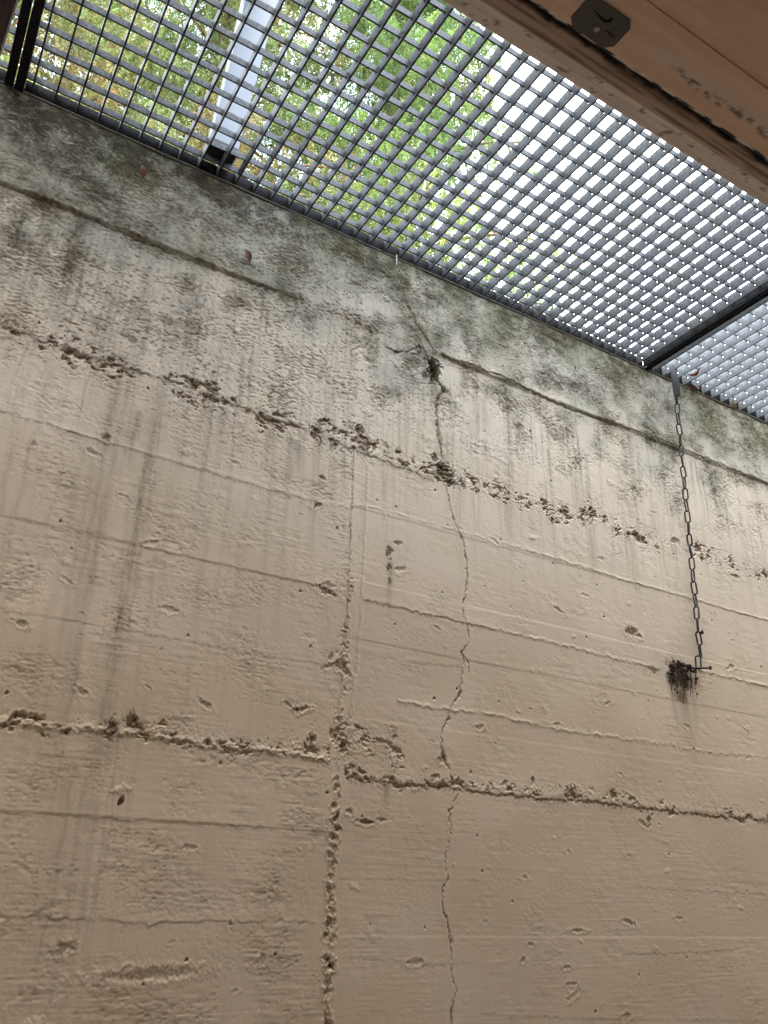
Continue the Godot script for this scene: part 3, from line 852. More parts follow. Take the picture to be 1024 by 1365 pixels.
	for k in 44:
		drip(pit_rng.randf_range(-0.1, 0.5), pit_rng.randf_range(0.4, 0.84), pit_rng.randf_range(0.25, 0.8), pit_rng.randf_range(0.0010, 0.0045), pit_rng.randf_range(0.08, 0.26), 0.3)
	for k in 26:
		drip(0.219 + pit_rng.randfn() * 0.022, pit_rng.randf_range(0.05, 0.62), pit_rng.randf_range(0.3, 0.7), pit_rng.randf_range(0.0010, 0.0040), pit_rng.randf_range(0.12, 0.34), 0.35)
	for k in 10:
		drip(0.286 + pit_rng.randfn() * 0.012, pit_rng.randf_range(0.55, 0.75), pit_rng.randf_range(0.1, 0.5), pit_rng.randf_range(0.0010, 0.0040), pit_rng.randf_range(0.10, 0.30), 0.2)
	# growth and soot; at the upper left the weaker light is painted in too
	patch(Vector2(0.1314, 0.9655), 0.060, 0.040, 0.7, 0.3)
	patch(Vector2(0.2707, 0.9756), 0.120, 0.035, 0.35, 0.45)
	patch(Vector2(0.0048, 0.9630), 0.120, 0.060, 0.15, 0.55)
	patch(Vector2(0.0013, 0.7827), 0.080, 0.120, 0.05, 0.4)
	patch(Vector2(0.0884, 0.8971), 0.090, 0.060, 0.25, 0.35)
	patch(Vector2(0.4275, 0.9714), 0.080, 0.040, 0.4, 0.3)
	patch(Vector2(0.5872, 0.9598), 0.022, 0.050, 0.8, 0.2)
	patch(Vector2(0.6343, 0.8924), 0.045, 0.045, 0.35, 0.45)
	patch(Vector2(0.5123, 0.9731), 0.060, 0.030, 0.5, 0.3)
	patch(Vector2(0.8377, 0.9694), 0.025, 0.025, 0.6, 0.1)
	patch(Vector2(0.9748, 0.8785), 0.110, 0.022, 0.2, 0.6)
	patch(Vector2(0.8463, 0.8564), 0.060, 0.018, 0.2, 0.5)
	patch(Vector2(0.7639, 0.9469), 0.090, 0.040, 0.15, 0.25)
	patch(Vector2(0.9082, 0.9900), 0.090, 0.025, 0.25, 0.35)
	patch(Vector2(1.1631, 0.9463), 0.120, 0.040, 0.1, 0.2)
	patch(Vector2(1.4166, 0.9605), 0.140, 0.040, 0.15, 0.2)
	patch(Vector2(0.6350, 0.8307), 0.035, 0.025, 0.2, 0.5)
	patch(Vector2(0.6136, 0.7703), 0.050, 0.035, 0.05, 0.35)
	patch(Vector2(0.3805, 0.8138), 0.060, 0.040, 0.2, 0.3)
	patch(Vector2(0.5215, 0.7716), 0.090, 0.060, 0.05, 0.14)
	patch(Vector2(0.2426, 0.7275), 0.120, 0.070, 0.05, 0.22)
	patch(Vector2(0.1013, 0.7047), 0.110, 0.080, 0.02, 0.25)
	patch(Vector2(0.7915, 0.7589), 0.060, 0.040, 0, 0.12)
	patch(Vector2(1.1849, 0.3739), 0.026, 0.018, 0.05, 0.8)
	patch(Vector2(1.1782, 0.3570), 0.020, 0.026, 0, 0.7)
	patch(Vector2(1.1177, 0.3611), 0.020, 0.008, 0.3, 0.4)
	patch(Vector2(1.1396, 0.3842), 0.050, 0.030, 0, 0.12)
	patch(Vector2(1.4592, 0.6211), 0.030, 0.020, 0, 0.3)

# ---------------------------------------------------------------- steel gratings
var steel_dull: StandardMaterial3D
var steel_pale: StandardMaterial3D
var steel_dark: StandardMaterial3D
var cross_z: Array = []

func bearing_bar(depth: float) -> ArrayMesh:
	# a flat bar on edge with a notch for every cross bar; x = 0 is its middle, y = 0 its lower edge
	var st := start()
	var t := 0.00125
	var z_from := WZ + 0.0035
	var notch := depth - 0.0148
	for zc in cross_z:
		box(st, Vector3(-t, 0, z_from), Vector3(t, depth, zc - 0.0023))
		box(st, Vector3(-t, 0, zc - 0.0023), Vector3(t, notch, zc + 0.0023))
		z_from = zc + 0.0023
	box(st, Vector3(-t, 0, z_from), Vector3(t, depth, HOUSE_Z - 0.004))
	return done(st)

func panel(label: String, x0: float, x1: float, depth: float, first: float, mat: Material) -> void:
	var g := thing("steel_grating", label, "grating", Vector3(x0, GY, 0), "steel grating panels over the light shaft")
	var bar := bearing_bar(depth)
	var x := first
	while x < x1 - 0.012:
		put("bearing_bar", bar, mat, g).position.x = x - x0
		x += PITCH
	var st := start()
	box(st, Vector3(0.006, depth - 0.0112, -0.0011), Vector3(x1 - x0 - 0.006, depth - 0.0002, 0.0011))
	var cross := done(st)
	for zc in cross_z:
		put("cross_bar", cross, mat, g).position.z = zc
	# the edging: flat bars all round
	for z in [WZ + 0.002, HOUSE_Z - 0.002]:
		put("edge_bar", box_mesh(Vector3(0.006, 0.002, z - 0.0013), Vector3(x1 - x0 - 0.006, depth + 0.001, z + 0.0013)), steel_dark, g)
	for s in [0.0045, x1 - x0 - 0.0045]:
		put("edge_bar", box_mesh(Vector3(s - 0.0014, 0.0005, WZ + 0.004), Vector3(s + 0.0014, depth + 0.001, HOUSE_Z - 0.004)), steel_dark, g)

func build_gratings() -> void:
	steel_dull = toned(41, lin(0.017, 0.019, 0.022), lin(0.042, 0.045, 0.049), 0.03, 9.0, 0.55, 0.25, 0.02)
	steel_pale = toned(43, lin(0.085, 0.095, 0.102), lin(0.135, 0.146, 0.155), 0.03, 9.0, 0.42, 0.25, 0.02)  # paler tone than the other panels
	steel_dark = toned(45, lin(0.009, 0.009, 0.010), lin(0.016, 0.016, 0.017), 0.03, 9.0, 0.6, 0.1, 0.02)
	steel_dark.metallic = 0.0
	steel_dark.metallic_specular = 0.12
	steel_dull.metallic_specular = 0.35
	steel_pale.metallic = 0.1
	steel_pale.metallic_specular = 0.3
	var z := -0.957
	while z < HOUSE_Z - 0.012:
		cross_z.append(z)
		z += 0.0298
	panel("narrow view of the dull steel grating panel left of the black joint", -1.265, -0.052, BAR_H, -1.2432, steel_dull)
	panel("large middle steel grating panel with trees and bright sky behind it", -0.039, 1.1905, BAR_H, -0.0229, steel_dull)
	panel("pale steel grating panel right of the dark support beam", 1.1925, 2.415, 0.025, 1.2130, steel_pale)
	for s in 2:
		var xc: float = [-0.0456, 1.1915][s]
		var b := thing("support_beam", ["black steel beam under the grating at the left corner", "dark grey steel beam between the middle and the pale grating panel"][s], "beam", Vector3(xc, GY, 0), "steel beams carrying the gratings")
		# two angles back to back with a slit of daylight between them
		for e in [-1.0, 1.0]:
			var wide: float = [0.0122, 0.0050][s]
			put("angle", box_mesh(Vector3(minf(e * 0.0006, e * wide), -0.0045, WZ + 0.004), Vector3(maxf(e * 0.0006, e * wide), -0.0005, HOUSE_Z - 0.001), 0.0006), steel_dark, b)
	# the rusty angle on which the panels rest
	var rim := thing("edge_angle", "thin rusty steel angle along the top edge of the concrete wall", "steel angle", Vector3(0, GY, WZ))
	var rust := toned(47, lin(0.10, 0.085, 0.07), lin(0.26, 0.22, 0.18), 0.05, 14.0, 0.8, 0.1, 0.03)
	put("flange", box_mesh(Vector3(-1.27, -0.0035, -0.016), Vector3(2.42, -0.0008, 0.0058), 0.0006), rust, rim)
	put("upstand", box_mesh(Vector3(-1.27, -0.0006, -0.016), Vector3(2.42, BAR_H + 0.001, -0.0125)), steel_dark, rim)

# ---------------------------------------------------------------- window
func sweep(profile: Array, x0: float, x1: float, nx: int, mottle: Callable) -> ArrayMesh:
	# a profile of (z, y) points drawn along x, coloured per vertex
	var vert := PackedVector3Array()
	var norm := PackedVector3Array()
	var col := PackedColorArray()
	var idx := PackedInt32Array()
	for k in profile.size() - 1:
		var a: Vector2 = profile[k]
		var b: Vector2 = profile[k + 1]
		var steps := maxi(1, int((b - a).length() / 0.0025))
		var nn := Vector3(0, (b.x - a.x), -(b.y - a.y)).normalized() * -1.0
		var base := vert.size()
		for s in steps + 1:
			var p := a.lerp(b, float(s) / steps)
			for i in nx + 1:
				var x := lerpf(x0, x1, float(i) / nx)
				vert.append(Vector3(x, p.y, p.x))
				norm.append(nn)
				col.append(mottle.call(x, p.x, p.y))
		for s in steps:
			for i in nx:
				var q := base + s * (nx + 1) + i
				idx.append_array(PackedInt32Array([q, q + nx + 1, q + nx + 2, q, q + nx + 2, q + 1]))
	var arrays := []
	arrays.resize(Mesh.ARRAY_MAX)
	arrays[Mesh.ARRAY_VERTEX] = vert
	arrays[Mesh.ARRAY_NORMAL] = norm
	arrays[Mesh.ARRAY_COLOR] = col
	arrays[Mesh.ARRAY_INDEX] = idx
	var m := ArrayMesh.new()
	m.add_surface_from_arrays(Mesh.PRIMITIVE_TRIANGLES, arrays)
	return m

func build_window() -> void:
	var win := thing("basement_window", "open basement window with a worn brown and orange head overhead", "window", Vector3.ZERO)
	var m := paint(Color.WHITE, 0.7)
	m.vertex_color_use_as_albedo = true
	m.heightmap_enabled = true
	m.heightmap_texture = tile(51, 0.02, 4, 512)
	m.uv1_triplanar = true
	m.uv1_world_triplanar = true
	m.uv1_scale = Vector3(2.0, 9.0, 9.0)
	m.heightmap_scale = 0.05
	var streak := noise(52, 1.0, 3)
	var blot := noise(53, 38.0, 3)
	var xa := -0.12
	var xb := 2.30  # opening widened out of view so sun bounce goes into the room
	# outer strip: dull beige paint with specks
	var beige := func(x: float, z: float, _y: float) -> Color:
		var s := streak.get_noise_2d(x * 5.0, z * 130.0)
		var b := blot.get_noise_2d(x, z * 1.5)
		var c := Color(0.78, 0.66, 0.57).lerp(Color(0.60, 0.49, 0.41), clampf(0.5 + s, 0, 1))
		return c.lerp(Color(0.07, 0.04, 0.025), smoothstep(0.38, 0.55, b) * 0.8)
	put("outer_strip", sweep([Vector2(HOUSE_Z, 0.90), Vector2(HOUSE_Z, 0.8285), Vector2(-0.4535, 0.8270), Vector2(-0.4345, 0.8290), Vector2(-0.4335, 0.8300)], xa, xb, 600, beige), m, win)
	# the wooden sash rail: brown, worn in streaks
	var brown := func(x: float, z: float, _y: float) -> Color:
		var s := streak.get_noise_2d(x * 6.0 + 40.0, z * 210.0)
		var b := blot.get_noise_2d(x * 0.8 + 5.0, z * 2.0)
		var c := Color(0.44, 0.30, 0.22).lerp(Color(0.17, 0.10, 0.065), smoothstep(-0.15, 0.4, s))
		c = c.lerp(Color(0.30, 0.22, 0.17), smoothstep(0.2, 0.6, b) * 0.5 * smoothstep(-0.425, -0.415, z))
		return c.lerp(Color(0.03, 0.02, 0.018), smoothstep(-0.4135, -0.4105, z + b * 0.004) * 0.9)
	put("sash_rail", sweep([Vector2(-0.4333, 0.850), Vector2(-0.4333, 0.8262), Vector2(-0.4318, 0.8243), Vector2(-0.4290, 0.8236), Vector2(-0.4180, 0.8246), Vector2(-0.4130, 0.8262), Vector2(-0.4110, 0.8300), Vector2(-0.4105, 0.850)], xa, xb, 700, brown), m, win)
	# the crumbling black seal between rail and frame
	var black := func(x: float, z: float, _y: float) -> Color:
		var b := blot.get_noise_2d(x * 0.7 + 15.0, z * 2.0)
		return Color(0.022, 0.019, 0.018).lerp(Color(0.60, 0.52, 0.45), smoothstep(-0.08, 0.14, b) * smoothstep(-0.4082, -0.4070, z + b * 0.002))
	put("seal", sweep([Vector2(-0.4104, 0.8310), Vector2(-0.4085, 0.8300), Vector2(-0.4065, 0.8285), Vector2(-0.4042, 0.8270)], xa, xb, 700, black), m, win)
	# the frame head: orange-brown paint with a paler smeared band and black specks of mould
	var orange := func(x: float, z: float, _y: float) -> Color:
		var s := streak.get_noise_2d(x * 3.0 + 80.0, z * 60.0)
		var c := Color(0.68, 0.46, 0.31).lerp(Color(0.57, 0.37, 0.24), clampf(0.5 + s * 0.8, 0, 1))
		var band := smoothstep(-0.388, -0.383, z) * (1.0 - smoothstep(-0.373, -0.366, z)) * smoothstep(0.50, 0.56, x)
		c = c.lerp(Color(0.58, 0.46, 0.37), band * 0.75)
		var spots := blot.get_noise_2d(x * 1.3 + 3.0, z * 3.4 + x * 0.6)
		var row := exp(-pow((z + 0.3825 + blot.get_noise_2d(x * 0.4, 8.0) * 0.004) / 0.0042, 2.0)) * smoothstep(0.56, 0.60, x)
		c = c.lerp(Color(0.05, 0.03, 0.022), clampf(row * smoothstep(-0.2, 0.45, spots) * 1.15, 0, 0.85))
		return c
	put("frame_head", sweep([Vector2(-0.4040, 0.850), Vector2(-0.4040, 0.8266), Vector2(-0.4030, 0.8258), Vector2(-0.3450, 0.8260), Vector2(-0.3446, 0.8249), Vector2(-0.3434, 0.8249), Vector2(-0.3428, 0.8262), Vector2(-0.2000, 0.8266), Vector2(-0.095, 0.8268), Vector2(-0.095, 0.90)], xa, xb, 700, orange), m, win)
	var frame_paint := toned(55, lin(0.030, 0.016, 0.010), lin(0.055, 0.030, 0.02), 0.03, 3.0, 0.7, 0.0, 0.05)
	frame_paint.metallic_specular = 0.08
	frame_paint.roughness = 0.95
	var pale := toned(57, lin(0.50, 0.45, 0.38), lin(0.62, 0.56, 0.48), 0.03, 3.0, 0.8)
	# jambs and sill
	put("jamb", box_mesh(Vector3(-0.119, -0.399, -0.4545), Vector3(-0.0345, 0.826, -0.096), 0.003), frame_paint, win)
	put("jamb_lit_edge", box_mesh(Vector3(-0.042, -0.398, -0.4592), Vector3(-0.0338, 0.826, -0.4547), 0.0015), pale, win)  # pale strip paints the lit bevel of the jamb
	put("jamb", box_mesh(Vector3(2.23, -0.399, -0.4545), Vector3(2.299, 0.826, -0.096), 0.003), frame_paint, win)
	put("sill", box_mesh(Vector3(-0.034, -0.399, -0.47), Vector3(2.229, -0.36, -0.09), 0.004), pale, win)
	# the striker plate screwed to the frame head
	var zinc := toned(59, lin(0.045, 0.036, 0.028), lin(0.075, 0.060, 0.047), 0.04, 30.0, 0.5, 0.3, 0.02)
	var o := PackedVector2Array([Vector2(-0.030, -0.0115), Vector2(-0.022, -0.0185), Vector2(0.021, -0.0185), Vector2(0.030, -0.011), Vector2(0.030, 0.0125), Vector2(0.024, 0.0185), Vector2(-0.022, 0.0185), Vector2(-0.030, 0.0125)])
	var st := start()
	plate(st, o, 0, 0.0018)
	var pl := put("striker_plate", done(st), zinc, win)
	pl.transform = Transform3D(Basis(Vector3.RIGHT, PI / 2), Vector3(0.4690, 0.8258, -0.3855))
	st = start()
	var arc := []
	var rad := []
	for p in [Vector2(-0.0165, 0.0075), Vector2(-0.012, 0.0062), Vector2(-0.007, 0.0052), Vector2(-0.002, 0.0042), Vector2(0.003, 0.0048), Vector2(0.0058, 0.0075), Vector2(0.0052, 0.0110)]:
		arc.append(Vector3(p.x, p.y, 0.0016))
		rad.append(0.0005 + 0.0013 * smoothstep(-0.016, 0.002, p.x))
	tube(st, arc, rad, 6)
	put("slot", done(st), paint(lin(0.012, 0.010, 0.009), 0.9), pl)
	st = start()
	plate(st, PackedVector2Array([Vector2(0.009, -0.0030), Vector2(0.0225, -0.0042), Vector2(0.0225, -0.0020), Vector2(0.010, -0.0012)]), 0.0018, 0.0021)
	put("slot", done(st), paint(lin(0.012, 0.010, 0.009), 0.9), pl)
	var head := CylinderMesh.new()
	head.top_radius = 0.0030; head.bottom_radius = 0.0036; head.height = 0.0014; head.radial_segments = 20
	var sc := put("screw", head, toned(61, lin(0.20, 0.18, 0.15), lin(0.30, 0.27, 0.22), 0.04, 30.0, 0.35, 0.7), pl)
	sc.transform = Transform3D(Basis(Vector3.RIGHT, PI / 2), Vector3(0.0005, -0.0062, 0.0024))

# ---------------------------------------------------------------- trees
func strand(seed_: int) -> ArrayMesh:
	# a hanging twig with narrow leaflets on both sides
	var r := RandomNumberGenerator.new()
	r.seed = seed_
	var st := start()
	st.set_smooth_group(-1)
	var p := Vector3.ZERO
	var d := Vector3(0.45, -0.75, 0).normalized()
	for k in 13:
		var q := p + d * 0.020
		d = (d + Vector3(-0.05, -0.10, r.randf_range(-0.1, 0.1))).normalized()
		for s in [-1.0, 1.0]:
			var side := Vector3(r.randf_range(-0.4, 0.4), -0.75 + r.randf_range(-0.3, 0.3), s).normalized()
			var L := r.randf_range(0.030, 0.052) * (1.0 - 0.4 * k / 13.0)
			var w := side.cross(Vector3(r.randf_range(-1, 1), 0.6, r.randf_range(-1, 1))).normalized() * L * 0.16
			var e := p + side * L
			var m := p + side * L * 0.5
			st.add_vertex(p); st.add_vertex(m + w); st.add_vertex(e)
			st.add_vertex(p); st.add_vertex(e); st.add_vertex(m - w)
		p = q
	return done(st)

func tree(called: String, label: String, at: Vector3, height: float, radius: float, count: int, palette: Array, seed_: int, bark: Material, leaf: Material, base := 1.6) -> void:
	var r := RandomNumberGenerator.new()
	r.seed = seed_
	var t := thing(called, label, "tree", at, "conifers beyond the grating")
	var st := start()
	var pp := []
	var rr := []
	for k in 14:
		var f := k / 13.0
		pp.append(Vector3(sin(f * 5.0 + seed_) * 0.06, f * height * 0.97 - 0.1, cos(f * 4.0 + seed_) * 0.06))
		rr.append(lerpf(height * 0.016, 0.012, f))
	tube(st, pp, rr, 10)
	put("trunk", done(st), bark, t)
	var mm := MultiMesh.new()
	mm.transform_format = MultiMesh.TRANSFORM_3D
	mm.use_colors = true
	mm.mesh = strand(seed_ + 3)
	mm.instance_count = count
	var limbs := int(height * 9.0)
	var per := count / limbs
	var n := 0
	for b in limbs:
		var f := (b + r.randf()) / limbs
		var y0 := base + f * (height - base - 0.2)
		var reach := radius * pow(1.0 - f, 0.75) * r.randf_range(0.70, 1.12) + 0.15
		var a := b * 2.39996 + r.randf_range(-0.4, 0.4)
		var out_ := Vector3(cos(a), 0, sin(a))
		var bp := []
		var br := []
		var rise := r.randf_range(0.05, 0.35)
		for k in 7:
			var g := k / 6.0
			bp.append(Vector3(0, y0, 0) + out_ * reach * g + Vector3(0, reach * (rise * g - 0.55 * g * g), 0) + Vector3(r.randf_range(-1, 1), r.randf_range(-1, 1), r.randf_range(-1, 1)) * 0.025 * g)
			br.append(lerpf(0.022, 0.004, g) * (0.5 + reach / 2.0))
		st = start()
		tube(st, bp, br, 5)
		put("limb", done(st), bark, t)
		var share: Color = palette[r.randi() % palette.size()]
		var last := per if b < limbs - 1 else count - n
		for k in last:
			var g := pow(r.randf(), 0.65)
			var fk := g * 6.0
			var k0 := mini(int(fk), 5)
			var q: Vector3 = (bp[k0] as Vector3).lerp(bp[k0 + 1], fk - k0)
			var sp := 0.10 + reach * 0.16 * (1.0 - absf(g - 0.6))
			q += Vector3(r.randf_range(-1, 1) * sp, r.randf_range(-1.3, 0.25) * sp * 0.8, r.randf_range(-1, 1) * sp)
			var s := r.randf_range(0.65, 1.25)
			var bs := Basis(Vector3.UP, r.randf() * TAU) * Basis(Vector3.RIGHT, r.randf_range(-0.5, 0.5))
			mm.set_instance_transform(n, Transform3D(bs.scaled(Vector3.ONE * s), q))
			var c: Color = share.lerp(palette[r.randi() % palette.size()], 0.5)
			var v := r.randf_range(0.40, 1.15)
			mm.set_instance_color(n, Color(c.r * v, c.g * v, c.b * v))
			n += 1
	var crown := MultiMeshInstance3D.new()
	crown.name = "crown"
	crown.multimesh = mm
	crown.material_override = leaf
	crown.set_meta("kind", "stuff")
	t.add_child(crown, true)

func build_trees() -> void:
	var bark := toned(71, lin(0.09, 0.05, 0.03), lin(0.20, 0.12, 0.075), 0.03, 2.0, 0.95, 0.0, 0.8)
	var leaf := paint(Color.WHITE, 0.6)
	leaf.vertex_color_use_as_albedo = true
	leaf.backlight_enabled = true
	leaf.backlight = Color(0.9, 0.9, 0.8)
	leaf.cull_mode = BaseMaterial3D.CULL_DISABLED
	var gold := [Color(0.24, 0.27, 0.09), Color(0.34, 0.33, 0.13), Color(0.17, 0.24, 0.08), Color(0.26, 0.14, 0.065), Color(0.11, 0.18, 0.07), Color(0.20, 0.25, 0.10)]
	var lime := [Color(0.17, 0.24, 0.07), Color(0.11, 0.19, 0.06), Color(0.24, 0.25, 0.08), Color(0.08, 0.14, 0.055)]
	var green := [Color(0.11, 0.20, 0.06), Color(0.15, 0.24, 0.06), Color(0.08, 0.15, 0.05)]
	tree("conifer_tree", "golden brown conifer behind the grating in the left corner", Vector3(-0.9, GROUND_Y, -5.6), 11.0, 2.1, 26000, gold, 5, bark, leaf)
	tree("conifer_tree", "yellow green conifer behind the pale chair leg", Vector3(1.5, GROUND_Y, -6.2), 11.8, 2.2, 28000, gold + lime, 9, bark, leaf)
	tree("conifer_tree", "green conifer with drooping twigs at the edge of the bright sky", Vector3(3.35, GROUND_Y, -5.6), 11.2, 2.15, 22000, lime + green, 14, bark, leaf)
	tree("conifer_tree", "taller darker conifer standing farther back between the others", Vector3(0.6, GROUND_Y, -9.5), 16.0, 2.8, 24000, gold + lime, 22, bark, leaf)

# ---------------------------------------------------------------- garden chair whose leg stands on the grating
func build_chair() -> void:
	var plastic := toned(81, lin(0.036, 0.048, 0.066), lin(0.044, 0.056, 0.074), 0.02, 2.0, 0.4)
	var rubber := paint(lin(0.010, 0.010, 0.011), 0.8)
	var top := GY + BAR_H + 0.0015
	var ch := thing("garden_chair", "pale plastic garden chair with a black-footed leg on the grating", "chair", Vector3(0.2475, top, -0.952))
	var seat_y := 0.47
	for s in 4:
		var fx: float = [0.0, -0.46, 0.0, -0.46][s]
		var fz: float = [0.0, 0.0, 0.46, 0.46][s]
		var st := start()
		# a tapered leg, leaning a little, with a chamfered outer edge
		var lean := Vector3(0.032 if fx == 0.0 else -0.032, 0, 0)
		var rows := []
		for k in 9:
			var f := k / 8.0
			var c := Vector3(fx, 0.012 + f * (seat_y - 0.03), fz) + lean * f
			var w := lerpf(0.0225, 0.030, f * f)
			var dp := lerpf(0.016, 0.022, f)
			rows.append([c + Vector3(-w, 0, -dp * 0.6), c + Vector3(-w * 0.72, 0, -dp), c + Vector3(w * 0.8, 0, -dp), c + Vector3(w, 0, -dp * 0.7), c + Vector3(w, 0, dp), c + Vector3(-w, 0, dp)])
		st.set_smooth_group(-1)
		for k in 8:
			for e in 6:
				var f := (e + 1) % 6
				quad(st, rows[k][e], rows[k][f], rows[k + 1][f], rows[k + 1][e])
		var leg := put("leg", done(st), plastic, ch)
		put("foot_cap", box_mesh(Vector3(fx - 0.0235, 0, fz - 0.0185), Vector3(fx + 0.0235, 0.0135, fz + 0.0185), 0.002), rubber, leg)
	# aprons, arched underneath
	for s in 4:
		var o := PackedVector2Array()
		for k in 17:
			var f := k / 16.0
			o.append(Vector2(lerpf(-0.015, -0.445, f), seat_y - 0.10 + 0.062 * pow(sin(PI * f), 0.5)))
		o.append(Vector2(-0.465, seat_y)); o.append(Vector2(0.005, seat_y))
		var st := start()
		plate(st, o, -0.006, 0.006)
		var ap := put("apron", done(st), plastic, ch)
		if s < 2:
			ap.position = Vector3(0, 0, [0.0, 0.46][s])
		else:
			ap.transform = Transform3D(Basis(Vector3.UP, PI / 2), Vector3([0.02, -0.48][s - 2], 0, 0.0)).translated(Vector3(0, 0, 0.46))
	for k in 6:
		put("seat_slat", box_mesh(Vector3(-0.50, seat_y + 0.002, -0.02 + k * 0.085), Vector3(0.04, seat_y + 0.018, 0.055 + k * 0.085), 0.004), plastic, ch)
	for s in 2:
		put("back_post", box_mesh(Vector3([0.0, -0.49][s], seat_y + 0.0185, 0.47), Vector3([0.03, -0.46][s], 0.92, 0.492), 0.004), plastic, ch)
	for k in 4:
		put("back_slat", box_mesh(Vector3(-0.459, 0.58 + k * 0.085, 0.472), Vector3(-0.001, 0.64 + k * 0.085, 0.488), 0.004), plastic, ch)

# ---------------------------------------------------------------- chain
func build_chain() -> void:
	var iron := toned(91, lin(0.030, 0.029, 0.030), lin(0.075, 0.070, 0.068), 0.05, 40.0, 0.5, 0.5, 0.02)
	var ch := thing("hanging_chain", "dark steel chain hanging from the pale grating down to the dirt clump", "chain", Vector3(1.2425, 0.9485, -0.946))
	var st := start()
	var path := []
	var rad := []
	var d := 0.00155
	var half := 0.0105
	var wd := 0.0044
	for k in 20:
		var a := TAU * k / 20
		path.append(Vector3(cos(a) * wd, sin(a) * wd + (half - wd + d if sin(a) >= 0 else -(half - wd + d)), 0))
		rad.append(d)
	tube(st, path, rad, 7, true)
	var link := done(st)
	var at := Vector3(0, -0.010, 0)
	var n := 24
	for k in n:
		var f := k / float(n - 1)
		var l := put("link", link, iron, ch)
		var lean := Basis(Vector3.FORWARD, 0.10 * sin(k * 1.7)) * Basis(Vector3.UP, 0.22 * sin(k * 2.3) + (0.30 if k % 2 == 0 else 0.30 + PI / 2))
		l.transform = Transform3D(lean, at)
		at += Vector3(-0.0004 if k < n - 2 else -0.008, -0.0239 if k < n - 2 else -0.021, -0.0008)
	# the flat hook that hangs on a cross bar
	st = start()
	plate(st, PackedVector2Array([Vector2(-0.0075, -0.004), Vector2(-0.004, -0.0085), Vector2(0.004, -0.0085), Vector2(0.0075, -0.004), Vector2(0.0085, 0.030), Vector2(0.0072, 0.050), Vector2(0.0080, 0.062), Vector2(0.0045, 0.0685), Vector2(-0.0045, 0.0685), Vector2(-0.0080, 0.062), Vector2(-0.0072, 0.045)]), -0.002, 0.002)
	var hook := put("hook", done(st), toned(93, lin(0.030, 0.032, 0.036), lin(0.050, 0.053, 0.060), 0.05, 30.0, 0.55, 0.3), ch)
	hook.transform = Transform3D(Basis(Vector3.UP, -0.9).scaled_local(Vector3(0.92, 1.0, 1.0)), Vector3(0, 0.003, 0.003))

# ---------------------------------------------------------------- small things
func leaf_mesh(length: float, curl: float) -> ArrayMesh:
	var st := start()
	st.set_smooth_group(0)
	var rows := []
	for k in 7:
		var f := k / 6.0
		var w := length * 0.22 * sin(PI * pow(f, 0.8)) + 0.0003
		var z := curl * sin(f * 2.6) * length
		rows.append([Vector3(-w, f * length, z + w * 0.5), Vector3(0, f * length, z), Vector3(w, f * length, z + w * 0.5)])
	for k in 6:
		for s in 2:
			quad(st, rows[k][s], rows[k + 1][s], rows[k + 1][s + 1], rows[k][s + 1])
	for k in 6:
		for s in 2:
			var dn := Vector3(0, 0, -0.0004)
			quad(st, rows[k][s + 1] + dn, rows[k + 1][s + 1] + dn, rows[k + 1][s] + dn, rows[k][s] + dn)
	return done(st)

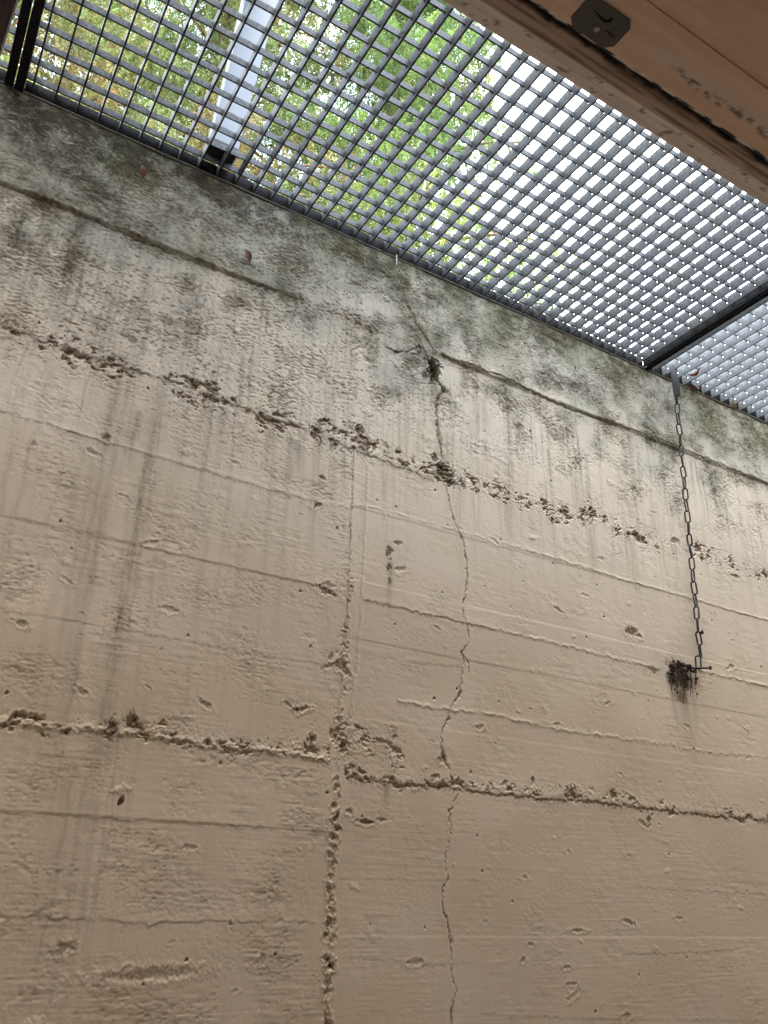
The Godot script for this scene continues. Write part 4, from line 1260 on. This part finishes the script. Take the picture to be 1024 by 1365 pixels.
func build_small_things() -> void:
	var brown := toned(101, lin(0.13, 0.055, 0.025), lin(0.22, 0.10, 0.045), 0.05, 30.0, 0.8)
	var red := toned(103, lin(0.22, 0.06, 0.025), lin(0.34, 0.13, 0.05), 0.05, 30.0, 0.7)
	var yellow := toned(105, lin(0.42, 0.33, 0.12), lin(0.55, 0.46, 0.22), 0.05, 30.0, 0.7)
	var soil_leaf := paint(lin(0.035, 0.022, 0.015), 0.9)
	var l0 := put(numbered("dead_leaf"), leaf_mesh(0.022, 0.25), brown)
	l0.transform = Transform3D(Basis.from_euler(Vector3(0, 0, 0.2)), Vector3(0.1440, 0.9379, -0.9660))
	tag(l0, "brown dead leaf stuck to the mossy top band of the wall at the left", "leaf")
	var l1 := put(numbered("dead_leaf"), leaf_mesh(0.022, 0.25), brown)
	l1.transform = Transform3D(Basis.from_euler(Vector3(0, 0, 0.6)), Vector3(0.3194, 0.8659, -0.9660))
	tag(l1, "small brown dead leaf on the wall just below the top band", "leaf")
	var l2 := put(numbered("dead_leaf"), leaf_mesh(0.016, 0.25), soil_leaf)
	l2.transform = Transform3D(Basis.from_euler(Vector3(0, 0.3, -0.9)), Vector3(1.2301, 0.4431, -0.9580))
	tag(l2, "dark shrivelled leaf caught in the lower part of the chain", "leaf")
	var l3 := put(numbered("dead_leaf"), leaf_mesh(0.013, 0.25), brown)  # rusty nail bit drawn with the leaf mesh
	l3.transform = Transform3D(Basis.from_euler(Vector3(0, 0, -0.35)), Vector3(0.2466, 0.0805, -0.9700))
	tag(l3, "thin rusty nail bit with a leaf shape low on the left of the wall", "leaf")
	var l4 := put(numbered("dead_leaf"), leaf_mesh(0.030, 0.35), red)
	l4.transform = Transform3D(Basis.from_euler(Vector3(1.2, 0.7, 0.4)), Vector3(1.2844, GY + 0.006, -0.9455))
	tag(l4, "reddish dead leaf lodged in the pale grating near the chain hook", "leaf")
	var l5 := put(numbered("dead_leaf"), leaf_mesh(0.030, 0.35), brown)
	l5.transform = Transform3D(Basis.from_euler(Vector3(1.2, 2.1, 0.4)), Vector3(1.3191, GY + 0.006, -0.9632))
	tag(l5, "brown dead leaf lodged at the wall edge below the reddish leaf", "leaf")
	var l6 := put(numbered("dead_leaf"), leaf_mesh(0.030, 0.35), yellow)
	l6.transform = Transform3D(Basis.from_euler(Vector3(1.2, -0.6, 0.4)), Vector3(1.4764, GY + 0.006, -0.9782))
	tag(l6, "yellowish dead leaf at the wall edge under the pale grating", "leaf")
	# clump of soil and roots on the wall below the chain
	var soil := toned(107, lin(0.030, 0.018, 0.010), lin(0.14, 0.090, 0.052), 0.06, 25.0, 0.95, 0.0, 0.3)
	var c := thing("dirt_clump", "dark clump of soil and roots stuck to the wall under the chain", "dirt", Vector3(1.1908, 0.3748, WZ + 0.004))
	var r := RandomNumberGenerator.new()
	r.seed = 77
	var st := start()
	var crumb := SphereMesh.new()
	crumb.radius = 1.0; crumb.height = 2.0; crumb.radial_segments = 6; crumb.rings = 3
	for k in 120:
		var f := pow(r.randf(), 1.4)
		var across := r.randf_range(-1.0, 1.0)
		var p := Vector3(across * 0.034 * (1.0 - f * 0.25) + sin(across * 9.0) * 0.003, 0.012 * (1.0 - across * across) - f * (0.030 + 0.022 * sin(across * 7.0 + 1.0)), r.randf_range(-0.001, 0.004) * (1.0 - f))
		var s := r.randf_range(0.0012, 0.0042) * (1.0 - f * 0.55)
		var bs := Basis(Vector3(r.randf() - 0.5, r.randf() - 0.5, r.randf() - 0.5).normalized(), r.randf() * 3.0)
		st.append_from(crumb, 0, Transform3D(bs.scaled_local(Vector3(s * r.randf_range(0.7, 1.7), s * r.randf_range(0.6, 1.2), s * 0.7)), p))
	put("soil", st.commit(), soil, c)
	for k in 22:
		st = start()
		var p := Vector3(r.randf_range(-0.034, 0.032), r.randf_range(-0.020, 0.004), r.randf_range(0.0005, 0.003))
		var path := []
		var rad := []
		var L := r.randf_range(0.012, 0.045)
		for i in 7:
			path.append(p + Vector3(sin(i * 0.7 + k) * 0.0022, -L * i / 6.0, -0.0006 * i))
			rad.append(lerpf(0.0007, 0.00025, i / 6.0))
		tube(st, path, rad, 5)
		put("root", done(st), soil, c)
	# the nail that holds the chain's end
	var iron := toned(109, lin(0.035, 0.030, 0.028), lin(0.09, 0.07, 0.06), 0.05, 40.0, 0.6, 0.4)
	var nail := thing("nail", "dark nail sticking out of the wall at the lower end of the chain", "nail", Vector3(1.1908 + 0.010, 0.3748 + 0.004, WZ + 0.004))
	st = start()
	tube(st, [Vector3.ZERO, Vector3(0.020, 0.001, 0.010), Vector3(0.040, 0.003, 0.018)], [0.0019, 0.0019, 0.0017], 8)
	put("shank", done(st), iron, nail)
	st = start()
	tube(st, [Vector3(0.040, 0.003, 0.018), Vector3(0.0415, 0.0031, 0.0186)], [0.0036, 0.0036], 10)
	put("nail_head", done(st), iron, nail)
	# a short galvanised nail under the grating edge, above the crack
	var pin := put(numbered("nail"), CylinderMesh.new(), paint(lin(0.50, 0.50, 0.48), 0.5, 0.3))
	var pm: CylinderMesh = pin.mesh
	pm.top_radius = 0.0013; pm.bottom_radius = 0.0009; pm.height = 0.022; pm.radial_segments = 8
	pin.position = Vector3(0.5772, 0.9929, WZ + 0.012)
	tag(pin, "thin pale nail hanging under the grating edge above the crack", "nail")
	# a dark root hanging from the honeycombed pour line
	st = start()
	tube(st, [Vector3(0.4586, 0.6118, WZ + 0.002), Vector3(0.4605, 0.6022, WZ + 0.007), Vector3(0.4563, 0.5921, WZ + 0.006)], [0.0012, 0.0010, 0.0006], 6)
	tag(put("root", done(st), soil), "short dark root hanging from a hole in the upper pour line", "root")
